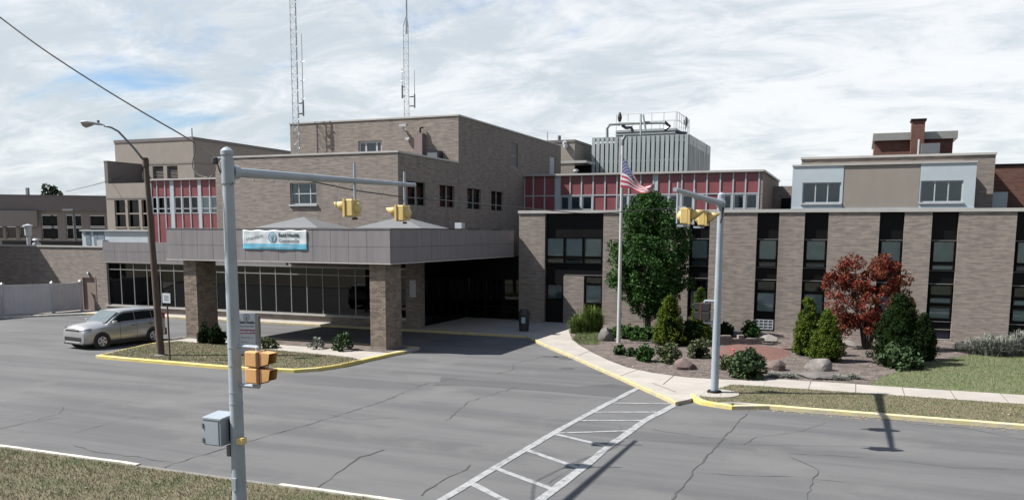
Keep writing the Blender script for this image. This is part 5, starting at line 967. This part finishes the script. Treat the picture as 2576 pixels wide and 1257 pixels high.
for r_ in range(9):
    for c_ in range(6 if r_%2==0 else 5):
        u=.4*((c_*2+(1 if r_%2==0 else 2))/12); v=(7/13)*(r_+1)/10; P=fpt(u,v); eu=(fpt(u+.01,v)-P); ev=(fpt(u,v+.01)-P); eu.normalize(); ev.normalize(); nn_=eu.cross(ev).normalized(); nn_=nn_ if nn_.y<0 else -nn_
        b.add([P+nn_*.012+eu*(.034*(1 if k%2==0 else .42)*math.cos(k*.628))+ev*(.034*(1 if k%2==0 else .42)*math.sin(k*.628)) for k in range(10)],[tuple(range(10))])
b.build('stars',M_FWH,flag,kind='stuff')
# bin near the entrance
q=g(1318,832,KH); t=thing('litter_bin','black litter bin with a pale blue label in the canopy shade','bin',tuple(q)); b=MB(); b.rev((q.x,q.y,KH),[(.24,0),(.29,.85),(.31,.86),(.30,.95),(.18,1.12),(0,1.15)],14); b.build('body',M_PLA,t,smooth=40); b=MB(); b.box(q.x-.02,q.x+.18,q.y-.31,q.y-.285,.55,.85); b.build('label_plate',M_LOB,t)
# ================================================================= CAR
cf=g(247.3,877); cr=g(390.7,859.5); dirv=(cf-cr); dirv.z=0; wbm=dirv.length; dirv.normalize(); left=Vector((-dirv.y,dirv.x,0))
# visible wheels are on the car's left side; wheelbase 2.57, track 1.57
mid=(cf+cr)/2; cen=mid-left*.785
CMX=Matrix(((dirv.x,left.x,0,cen.x),(dirv.y,left.y,0,cen.y),(0,0,1,0),(0,0,0,1)))
car=thing('parked_car','silver-grey boxy compact hatchback waiting beside the grassy island','car',(cen.x,cen.y,0))
def cb(b,name,m,par=car,smooth=False): b.v=[tuple(CMX@Vector(v)) for v in b.v]; return b.build(name,m,par,smooth=smooth)
# body: stations x, (z bottom, half width, z shoulder, z top at centre)
ST=[(2.07,.30,.60,.70,.80),(2.045,.24,.76,.76,.93),(1.95,.21,.84,.84,1.02),(1.62,.20,.89,.92,1.08),(1.20,.20,.90,.97,1.12),(.95,.20,.90,1.0,1.14),(.4,.20,.90,1.01,1.06),(-.4,.20,.90,1.04,1.08),(-1.2,.20,.90,1.08,1.12),(-1.7,.22,.88,1.10,1.14),(-1.95,.26,.84,1.10,1.13),(-2.04,.36,.74,1.02,1.08)]
b=MB(); n=12
for x,zb_,w,zs,zt_ in ST:
    half=[(0,zb_),(w*.80,zb_),(w*.95,zb_+.06),(w,zb_+.22),(w*1.0,zs-.16),(w*.975,zs-.04),(w*.90,zs+.01),(w*.55,zs+(zt_-zs)*.75),(0,zt_)]
    ring=half+[(-p[0],p[1]) for p in half[-2:0:-1]]; n=len(ring); b.v+=[(x,p[0],p[1]) for p in ring]
m_=len(ST); b.f=[(i*n+k,i*n+(k+1)%n,(i+1)*n+(k+1)%n,(i+1)*n+k) for i in range(m_-1) for k in range(n)]+[tuple(range(n)),tuple(range((m_-1)*n,m_*n))]; b.mi=[0]*len(b.f)
cb(b,'body',M_PNT,smooth=35)
# greenhouse
GH=[(.98,1.04,.80,1.045),(.62,1.06,.80,1.30),(.22,1.07,.775,1.545),(.02,1.07,.765,1.585),(-.9,1.09,.765,1.605),(-1.6,1.11,.755,1.585),(-1.86,1.12,.745,1.52),(-1.98,1.12,.74,1.15)]
b=MB()
for x,zb_,w,zt_ in GH:
    wt=w-.14*(zt_-zb_)/.5; half=[(0,zb_-.05),(w+.03,zb_-.05),(wt+.01,zt_-.05),(wt-.07,zt_),(0,zt_+.03)]; ring=half+[(-p[0],p[1]) for p in half[-2:0:-1]]; n=len(ring); b.v+=[(x,p[0],p[1]) for p in ring]
m_=len(GH); b.f=[(i*n+k,i*n+(k+1)%n,(i+1)*n+(k+1)%n,(i+1)*n+k) for i in range(m_-1) for k in range(n)]+[tuple(range(n)),tuple(range((m_-1)*n,m_*n))]; b.mi=[0]*len(b.f)
cb(b,'cabin',M_PNT,smooth=35)
def gside(x,h):  # point on the side of the cabin at station x, height fraction h
    for (xa,za,wa,ta),(xb,zb_,wb_,tb) in zip(GH[:-1],GH[1:]):
        if xb<=x<=xa:
            f_=(xa-x)/(xa-xb); z0=za+(zb_-za)*f_; w=wa+(wb_-wa)*f_; t_=ta+(tb-ta)*f_; wt=w-.14*(t_-z0)/.5; return (w+.03+(wt+.01-w-.03)*h,z0-.05+(t_-z0)*h)
for s in (1,-1):
    for xa,xb,nm in ((.66,-.42,'front_side_window'),(-.46,-1.30,'rear_side_window'),(-1.33,-1.66,'quarter_window')):
        b=MB(); xs2=[xa+(xb-xa)*k/6 for k in range(7)]
        for x in xs2:
            for h in (.18,.86):
                y,z=gside(x,h if nm!='quarter_window' or h<.5 else .84); b.v.append((x,s*(y+.008),z))
        b.f=[(2*k,2*k+2,2*k+3,2*k+1) for k in range(6)]; b.mi=[0]*6; cb(b,nm,M_CGL)
    for x in (.40,-.44): b=MB(); b.box(x-.006,x+.006,s*.895,s*.905,.32,1.0); cb(b,'door_seam',M_PLA)
    for x in (-.25,-1.15): b=MB(); b.box(x-.09,x+.09,s*.90,s*.925,.90,.93); cb(b,'door_handle',M_PLA)
    b=MB(); b.box(1.28,-1.28,s*.86,s*.912,.17,.33); cb(b,'sill_cladding',M_PLA)
    b=MB(); b.box(.62,.80,s*.92,s*1.08,1.04,1.19); o=cb(b,'wing_mirror',M_PNT); bv=o.modifiers.new('bevel','BEVEL'); bv.width=.04; bv.segments=2
    b=MB(); b.add([(2.055,s*.50,.86),(1.99,s*.74,.89),(1.80,s*.875,.93),(1.72,s*.905,.90),(1.80,s*.905,.80),(1.97,s*.85,.76),(2.06,s*.60,.75),(2.085,s*.48,.77)],[(0,1,2,3,4,5,6,7)]); cb(b,'headlight',M_HLT)
    b=MB(); b.box(-1.93,-2.02,s*.62,s*.765,.98,1.32); cb(b,'tail_light',M_TLT)
    b=MB(); b.rev((1.93,s*.68,.42),[(.07,0),(.05,.04),(0,.05)],10,'x'); cb(b,'fog_light',M_HLT)
b=MB(); b.v=[(.955,.70,1.09),(.955,-.70,1.09),(.27,-.62,1.545),(.27,.62,1.545)]; b.v=[(v[0]+.03,v[1],v[2]+.012) for v in b.v]; b.f=[(0,1,2,3)]; b.mi=[0]; cb(b,'windscreen',M_WSH)
b=MB(); b.v=[(-2.0,.60,1.18),(-2.0,-.60,1.18),(-1.90,-.56,1.50),(-1.90,.56,1.50)]; b.f=[(0,1,2,3)]; b.mi=[0]; cb(b,'rear_window',M_CGL)
b=MB(); b.box(1.98,2.082,-.46,.46,.79,.85); cb(b,'grille',M_PLA); b=MB(); b.box(1.9,2.075,-.60,.60,.36,.53); cb(b,'lower_grille',M_PLA); b=MB(); b.box(1.75,2.03,-.74,.74,.20,.30); cb(b,'bumper_lip',M_PLA); b=MB(); b.box(2.03,2.085,-.5,.5,.29,.325); cb(b,'skid_trim',M_RIM); b=MB(); b.box(-1.9,-2.08,-.78,.78,.30,.62); cb(b,'rear_bumper',M_PLA)
for x in (1.285,-1.285):
    for s in (1,-1):
        b=MB(); b.rev((x,s*.905,.345),[(0,0),(.40,0)],24,'y'); b.v=[v for v in b.v]; cb(b,'wheel_arch',M_PLA)
        b=MB(); b.rev((x,s*.80,.325),[(.20,s*.115),(.29,s*.13),(.325,s*.10),(.325,-s*.09),(.2,-s*.1)],24,'y'); tw_=cb(b,'tyre',M_TYR,smooth=40)
        b=MB(); b.rev((x,s*.80,.325),[(.215,s*.122),(.20,s*.135),(.06,s*.125),(0,s*.14)],24,'y'); cb(b,'wheel_cover',M_RIM,tw_)
        for k in range(5):
            a=k*1.2566+.3; b=MB(); b.add([(x+r*math.cos(a+da),s*.80+s*.142,.325+r*math.sin(a+da)) for r,da in ((.09,-.16),(.185,-.26),(.185,.26),(.09,.16))],[(0,1,2,3)]); cb(b,'cover_slot',M_PLA,tw_)
# ================================================================= VEGETATION
def leafcloud(cents,rad,n,size,up=.0,flat=1.0):
    """n leaf quads spread in clumps: cents (k,3), rad (k,)"""
    k=RNG.integers(0,len(cents),n); d=RNG.normal(size=(n,3)); d/=np.linalg.norm(d,axis=1)[:,None]; r=rad[k]*RNG.uniform(.45,1.08,n)**.6; P=cents[k]+d*r[:,None]
    a=RNG.normal(size=(n,3)); a+=d*.6; a[:,2]+=up; a/=np.linalg.norm(a,axis=1)[:,None]; q=RNG.normal(size=(n,3)); q-=a*(q*a).sum(1)[:,None]; q/=np.linalg.norm(q,axis=1)[:,None]; w=np.cross(a,q); s=(size*RNG.uniform(.6,1.35,n))[:,None]
    V=np.stack([P-q*s-w*s*.15,P+w*s*.55,P+q*s+w*s*.1,P-w*s*.55],1); return V.reshape(-1,3),np.arange(4*n).reshape(-1,4)
def leafobj(name,V,Fc,m,parent):
    o=Vector(ORG[parent.name]); ob=bpy.data.objects.new(name,rawmesh(name,V-np.array(o),Fc,m)); COL.objects.link(ob); ob.parent=parent; ORG[ob.name]=tuple(o); return ob
def profile_clumps(base,H,prof,n,cr,core=.62):
    """clump centres inside a body of revolution given by prof(h)->radius"""
    C=[];R=[]
    while len(C)<n:
        h=random.random(); r=prof(h); 
        if random.random()>r/max(prof(t/20) for t in range(21))+.15: continue
        a=random.uniform(0,6.283); q=r*math.sqrt(random.uniform(core*core,1))*random.uniform(.82,1.06); C.append((base[0]+q*math.cos(a),base[1]+q*math.sin(a),base[2]+h*H)); R.append(cr*random.uniform(.6,1.2))
    return np.array(C),np.array(R)
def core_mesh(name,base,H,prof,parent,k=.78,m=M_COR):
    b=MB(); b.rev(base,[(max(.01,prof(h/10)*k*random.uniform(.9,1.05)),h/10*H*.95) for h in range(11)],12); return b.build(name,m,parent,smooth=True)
def shrub(name,label,cat,base,H,prof,nl,size,m,cr,nc,up=.4,group=None,core=True,coremat=M_COR,ck=.78,partname='foliage'):
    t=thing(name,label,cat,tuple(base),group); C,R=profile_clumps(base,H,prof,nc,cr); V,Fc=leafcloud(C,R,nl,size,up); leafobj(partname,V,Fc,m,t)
    if core: core_mesh('dark_core',tuple(base),H,prof,t,ck,coremat)  # added near-black core; its colour stands for shade inside the foliage
    b=MB()
    for k in range(4): a=k*1.7; b.cyl((base[0],base[1],base[2]-.05),(base[0]+.1*math.cos(a),base[1]+.1*math.sin(a),base[2]+H*.5),.03,.015,5)
    b.build('stem',M_BRKN,t); return t
def vsize(x,yb,yt,z=KH):  # base point and height from pixel base/top
    p=g(x,yb,z); return p,aty(x,yt,p.y).z-z
# leafy tree
TP=g(1630,842,KH); TP.y=41.3; TP=Vector((aty(1628,842,41.3).x,41.3,KH)); th=aty(1645,488,TP.y).z
tr=thing('leafy_tree','dense green oval tree growing between the flagpole and the signal mast','tree',tuple(TP))
def tprof(h): return 2.12*max(.01,math.sin(math.pi*min(1,max(0,h))**.92))**.52
zc0=1.15; Hc=th-zc0; C,R=profile_clumps((TP.x,TP.y,zc0),Hc,tprof,300,.40,.2); V,Fc=leafcloud(C,R,46000,.068,.3); leafobj('crown',V,Fc,M_L1,tr)
C2=np.array([(TP.x+random.uniform(-.3,.3),TP.y+random.uniform(-.3,.3),th-random.uniform(-.05,.9)) for _ in range(8)]); V,Fc=leafcloud(C2,np.full(8,.22),500,.09,.3); leafobj('crown_top',V,Fc,M_L1,tr)
b=MB(); b.cyl((TP.x,TP.y,0),(TP.x+.05,TP.y,2.2),.17,.11,10)
b.cyl((TP.x+.05,TP.y,2.2),(TP.x+.1,TP.y,5.2),.11,.03,8); b.build('trunk',M_BRKN,tr)
b=MB()
for k in range(14): a=k*2.4; z=1.3+k*.25; L_=1.5*math.sin(math.pi*(k+3)/20); b.tube([(TP.x,TP.y,z),(TP.x+.5*L_*math.cos(a),TP.y+.5*L_*math.sin(a),z+.45),(TP.x+L_*math.cos(a),TP.y+L_*math.sin(a),z+1.1)],[.05,.03,.012],5)
b.build('limbs',M_BRKN,tr)
# evergreens
def cone(w,p=.8): return lambda h: w*(min(1,(h+.10)/.22))*max(.02,(1-h)**p)*1.15
def everg(x,yb,yt,wpx,label,m=M_L2,n=5200,p=.62):
    P,H=vsize(x,yb,yt); sc_=(CM@(np.array(P)-CO))[2]/F; w=wpx*sc_/2
    return shrub('pointed_evergreen',label,'shrub',P,H,cone(w,p),int(n*3.2),.034,m,.15,260,1.0,'pointed evergreens in the flower bed')
everg(1683,868,741,86,'broad pointed evergreen in front of the leafy tree')
everg(1758,862,726,58,'slim leaning evergreen left of the far signal mast',n=3800)
everg(2028,893,748,74,'taller bright pointed evergreen left of the red bush')
everg(2078,908,780,84,'shorter bright evergreen behind the pale boulder')
everg(2318,905,792,70,'dark pointed evergreen at the right end of the bed',M_L4,5200)
everg(2256,915,742,128,'dark bushy evergreen in front of the red bush',M_L4,6000,.45)  # near-black leaf colour stands for the shade over this evergreen
# red bush
RP,RH=vsize(2185,868,650); RP=Vector((aty(2180,862,40.2).x,40.2,KH)); RH=aty(2180,648,RP.y).z-KH
rbsh=thing('red_leaved_bush','large spreading red-leaved bush before the brick wing','bush',tuple(RP)); sc_=(CM@(np.array(RP)-CO))[2]/F
C=[];R=[]
for cx_,cy_,rx_,ry_,k_ in ((2130,745,58,62,30),(2145,690,42,38,16),(2218,705,52,50,24),(2262,742,36,44,12),(2195,775,70,45,20),(2095,705,26,22,5),(2240,665,22,16,5),(2150,660,18,14,4),(2285,765,18,22,4),(2120,812,40,22,12),(2180,815,52,26,16),(2230,790,40,30,10)):
    for _ in range(k_):
        a_=random.uniform(0,6.283); r_=math.sqrt(random.random()); p_=aty(cx_+rx_*r_*math.cos(a_),cy_+ry_*r_*math.sin(a_),RP.y+random.uniform(-1,1)*rx_*sc_*math.sqrt(max(0,1-r_*r_))); C.append(tuple(p_)); R.append(random.uniform(.14,.34))
C=np.array(C); R=np.array(R); V,Fc=leafcloud(C,R,19000,.055,.3); leafobj('foliage',V,Fc,M_L3,rbsh)
b=MB()
for k in range(11): a=k*.571+.2; r=random.uniform(.5,1.3); b.tube([(RP.x+.12*math.cos(a),RP.y+.12*math.sin(a),0),(RP.x+.4*r*math.cos(a),RP.y+.4*r*math.sin(a),RH*.4),(RP.x+r*math.cos(a),RP.y+r*math.sin(a),RH*random.uniform(.5,.72))],[.045,.03,.01],5)
b.build('branches',M_BRKN,rbsh)
# low shrubs
def dome(w): return lambda h: w*math.sqrt(max(.02,1-h**2.2))*min(1,(h+.3)/.45)
def low(name,x,yb,yt,wpx,label,m,n=1400,size=.055,cr=.13,nc=40,core=True,up=.4,grp=None,cat='shrub',ck=.72):
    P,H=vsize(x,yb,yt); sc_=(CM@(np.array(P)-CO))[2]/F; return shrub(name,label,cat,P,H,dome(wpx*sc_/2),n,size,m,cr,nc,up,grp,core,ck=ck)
low('round_shrub',547,864,818,44,'round clipped dark shrub beside the left canopy column',M_L4,2200,.05)
rose=low('rose_bush',1880,950,886,84,'rose bush with a few red blooms in front of the red mulch',M_L5,2600,.07,.2,40,ck=.55)
low('round_shrub',1885,852,808,50,'round green shrub below the window air conditioner',M_L1,1500)
low('round_shrub',1822,852,810,44,'round dark shrub just right of the far signal mast',M_L4,1500)
low('low_shrub',1560,892,866,30,'small green shrub at the foot of the flagpole',M_L5,700,.05,.1,16)
low('low_shrub',1590,896,872,26,'tiny green shrub second from the flagpole',M_L5,600,.05,.1,14)
low('low_shrub',1622,908,868,46,'low green shrub third from the flagpole by the sidewalk',M_L1,1300,.05,.12,24)
low('low_shrub',1680,912,862,70,'loose olive shrub before the broad evergreen',M_L6,1500,.055,.16,30,ck=.4)
low('low_shrub',1760,900,850,62,'olive shrub left of the far signal mast',M_L6,1500,.055,.16,30,ck=.4)
low('low_shrub',1830,930,890,46,'sparse shrub behind the foot of the far signal mast',M_L6,800,.06,.16,20,core=False)
low('low_shrub',1740,868,806,70,'dark low shrub between the two left evergreens',M_L4,1800,.06,.16,40)
low('trailing_shrub',2262,925,868,112,'blue-green trailing shrub at the edge of the lawn',M_L5,2400,.075,.18,40,ck=.6)
low('low_shrub',858,880,834,52,'sparse leafy shrub in the planting strip left of the right column',M_L5,900,.07,.16,20,core=False)
low('low_shrub',676,874,848,40,'yellowish tuft in the planting strip behind the hospital sign',M_L6,700,.06,.14,16,core=False)
low('low_shrub',796,876,852,40,'thin pale tuft in the middle of the planting strip',M_L7,350,.05,.14,14,core=False)
low('round_shrub',515,862,815,34,'dark shrub tucked against the left canopy column',M_L4,1200,.05)
low('ground_cover',1600,850,820,150,'band of green ground cover behind the flagpole',M_L1,2600,.06,.16,60,ck=.6)
def tuft(name,x,yb,yt,wpx,label,m,n):
    P,H=vsize(x,yb,yt); sc_=(CM@(np.array(P)-CO))[2]/F; w=wpx*sc_/2; t=thing(name,label,'grass',tuple(P)); a=RNG.uniform(0,6.283,n); r=RNG.uniform(.05,1,n); hh=H*(1.08-.5*r)*RNG.uniform(.45,1.15,n); bx_=P.x+RNG.normal(0,.22,n)*w; by_=P.y+RNG.normal(0,.22,n)*w; ww=.011; nx,ny=-np.sin(a)*ww,np.cos(a)*ww; V=np.zeros((n,2,4,3))
    def pt(f_,hz,k): return np.c_[bx_+w*r*f_*np.cos(a)+nx*k,by_+w*r*f_*np.sin(a)+ny*k,P.z+hh*hz]
    V[:,0]=np.stack([pt(0,0,1),pt(0,0,-1),pt(.4,.8,-1),pt(.4,.8,1)],1); V[:,1]=np.stack([pt(.4,.8,1),pt(.4,.8,-1),pt(1.08,.86,-.2),pt(1.08,.86,.2)],1)
    leafobj('blades',V.reshape(-1,3),np.arange(8*n).reshape(-1,4),m,t); return t
tuft('ornamental_grass',1487,834,762,100,'arching ornamental grass clump in front of the lower bay',M_L8,1300)
for k,(x,yb,yt,w,lab) in enumerate(((2425,884,856,60,'smallest feathery grey sage clump next to the brick pier'),(2455,889,846,84,'feathery grey sage clump second along the lawn edge'),(2492,893,838,92,'feathery grey sage clump third along the lawn edge'),(2530,892,842,96,'feathery grey sage clump fourth along the lawn edge'),(2570,891,828,110,'tall feathery grey sage clump at the right edge of the photo'),(2615,892,832,100,'grey sage clump cut off by the right edge of the photo'),(1950,946,934,60,'low grey tuft in front of the sandstone boulder'),(1985,949,936,56,'low grey tuft left of the flat stone slab'),(2105,954,938,60,'low grey tuft touching the right end of the flat stone slab'),(2145,952,938,60,'low grey tuft between the flat stone slab and the lawn'))): tuft('sage_plant',x,yb,yt,w,lab,M_L7,1100 if k<6 else 260)
tuft('ornamental_grass',1450,838,790,50,'shorter grass clump at the left foot of the brick pier',M_L8,500)
for k,(x,y) in enumerate(((1838,893),(1862,900),(1880,905),(1898,893),(1872,948),(1852,935),(1845,880),(1910,915))):
    q=g(x,min(946,y+30),KH); p=aty(x,y,q.y-.1); b=MB(); b.rev(tuple(p),[(0,-.05),(.05,-.02),(.055,.03),(.02,.05),(0,.045)],7); b.build('bloom',M_ROS,rose)
# far tree behind the left wing
q=aty(128,495,110); ftp=thing('far_tree','dark conifer top showing above the far left roof','tree',(q.x,110,0)); C=np.array([(q.x+dx,110+random.uniform(-1,1),q.z+dz) for dx,dz in ((0,.9),(-.9,.5),(.9,.4),(0,0),(-1.6,-.2),(1.6,.3),(.6,1.2),(-.4,1.5),(3,-.6),(-3.6,-.6),(4.4,-.7),(-.2,-.8),(5.5,-.9))]); V,Fc=leafcloud(C,np.full(len(C),.75),1500,.22,.2); leafobj('crown',V,Fc,M_L4,ftp); b=MB(); b.cyl((q.x,110,-.1),(q.x,110,q.z+.8),.35,.1,8); b.build('trunk',M_BRKN,ftp)
# ================================================================= ROCKS
def rock(name,x,yb,wpx,hpx,m,label,cat='boulder',sy=.75,seed=0,rot=0,sharp=.22):
    P=g(x,yb,KH); sc_=(CM@(np.array(P)-CO))[2]/F; w=wpx*sc_/2; h=hpx*sc_; rr=random.Random(seed); bm=bmesh.new(); bmesh.ops.create_icosphere(bm,subdivisions=3,radius=1)
    ph=[(Vector((rr.uniform(-1,1),rr.uniform(-1,1),rr.uniform(-.4,1))).normalized(),rr.uniform(.55,.95)) for _ in range(11)]
    for v in bm.verts:
        n_=v.co.normalized(); r=1+.06*math.sin(5*n_.x+seed)+.05*math.sin(7*n_.y+2*seed)
        for d_,o in ph:
            k=n_.dot(d_)
            if k*r>o: r=o/k
        c=n_*r; x_,y_=c.x*math.cos(rot)-c.y*math.sin(rot),c.x*math.sin(rot)+c.y*math.cos(rot); v.co=Vector((x_*w*1.1,y_*w*sy,(c.z+.35)*h*.78))
    me=bpy.data.meshes.new(name); bm.to_mesh(me); bm.free(); me.materials.append(m); me.polygons.foreach_set('use_smooth',[True]*len(me.polygons)); me.set_sharp_from_angle(angle=math.radians(22)); o=bpy.data.objects.new(name,me); COL.objects.link(o); o.location=P+Vector((0,w*sy*.6,0)); tag(o,label,cat,'boulders in the flower bed'); return o
rock('boulder',1522,858,42,34,M_RK1,'dark grey leaning boulder left of the flagpole',seed=3)
rock('boulder',1724,930,60,28,M_RK2,'rust-brown flat-topped boulder by the sidewalk',seed=5)
rock('boulder',1952,932,58,30,M_RK2,'sandstone boulder right of the rose bush',seed=8)
rock('boulder',2055,932,66,34,M_RK3,'pale smooth boulder in front of the bright evergreens',seed=11,sharp=.1)
rock('stone_slab',2052,952,112,16,M_RK1,'low flat grey stone slab at the edge of the sidewalk',seed=14)
rock('stone_slab',1930,862,50,20,M_RK3,'white flat-topped rock at the end of the stone wall',seed=21)
rock('stone_slab',1972,880,60,10,M_RK2,'thin tilted flagstone beside the red mulch mound',seed=23)
rock('boulder',1838,850,54,22,M_RK1,'dark rounded boulder lying on the low stone wall',seed=27)
rock('stone_slab',2130,868,50,10,M_RK3,'pale flat stone under the red-leaved bush',seed=31)
# low stone retaining wall: each stone a piece
A=g(1803,868,KH); B=g(1918,866,KH); dv=(B-A); Lw=dv.length; dv.normalize(); rw=thing('stone_wall','low dry stone garden wall behind the red mulch mound','garden wall',tuple(A)); me=unit_panel('stone_block',M_STN)
for row in range(3):
    s=-.1 if row%2 else 0
    while s<Lw-.12:
        L_=random.uniform(.22,.38)
        if not (row==2 and random.random()<.35):
            p=A+dv*s; o=piece('stone',me,M_STN,rw,(p.x,p.y+random.uniform(-.03,.03)+.02*row,KH+.15*row-.01),(L_-.015,.24,.14)); o.rotation_euler=(0,random.uniform(-.03,.03),math.atan2(dv.y,dv.x)+random.uniform(-.06,.06))
        s+=L_
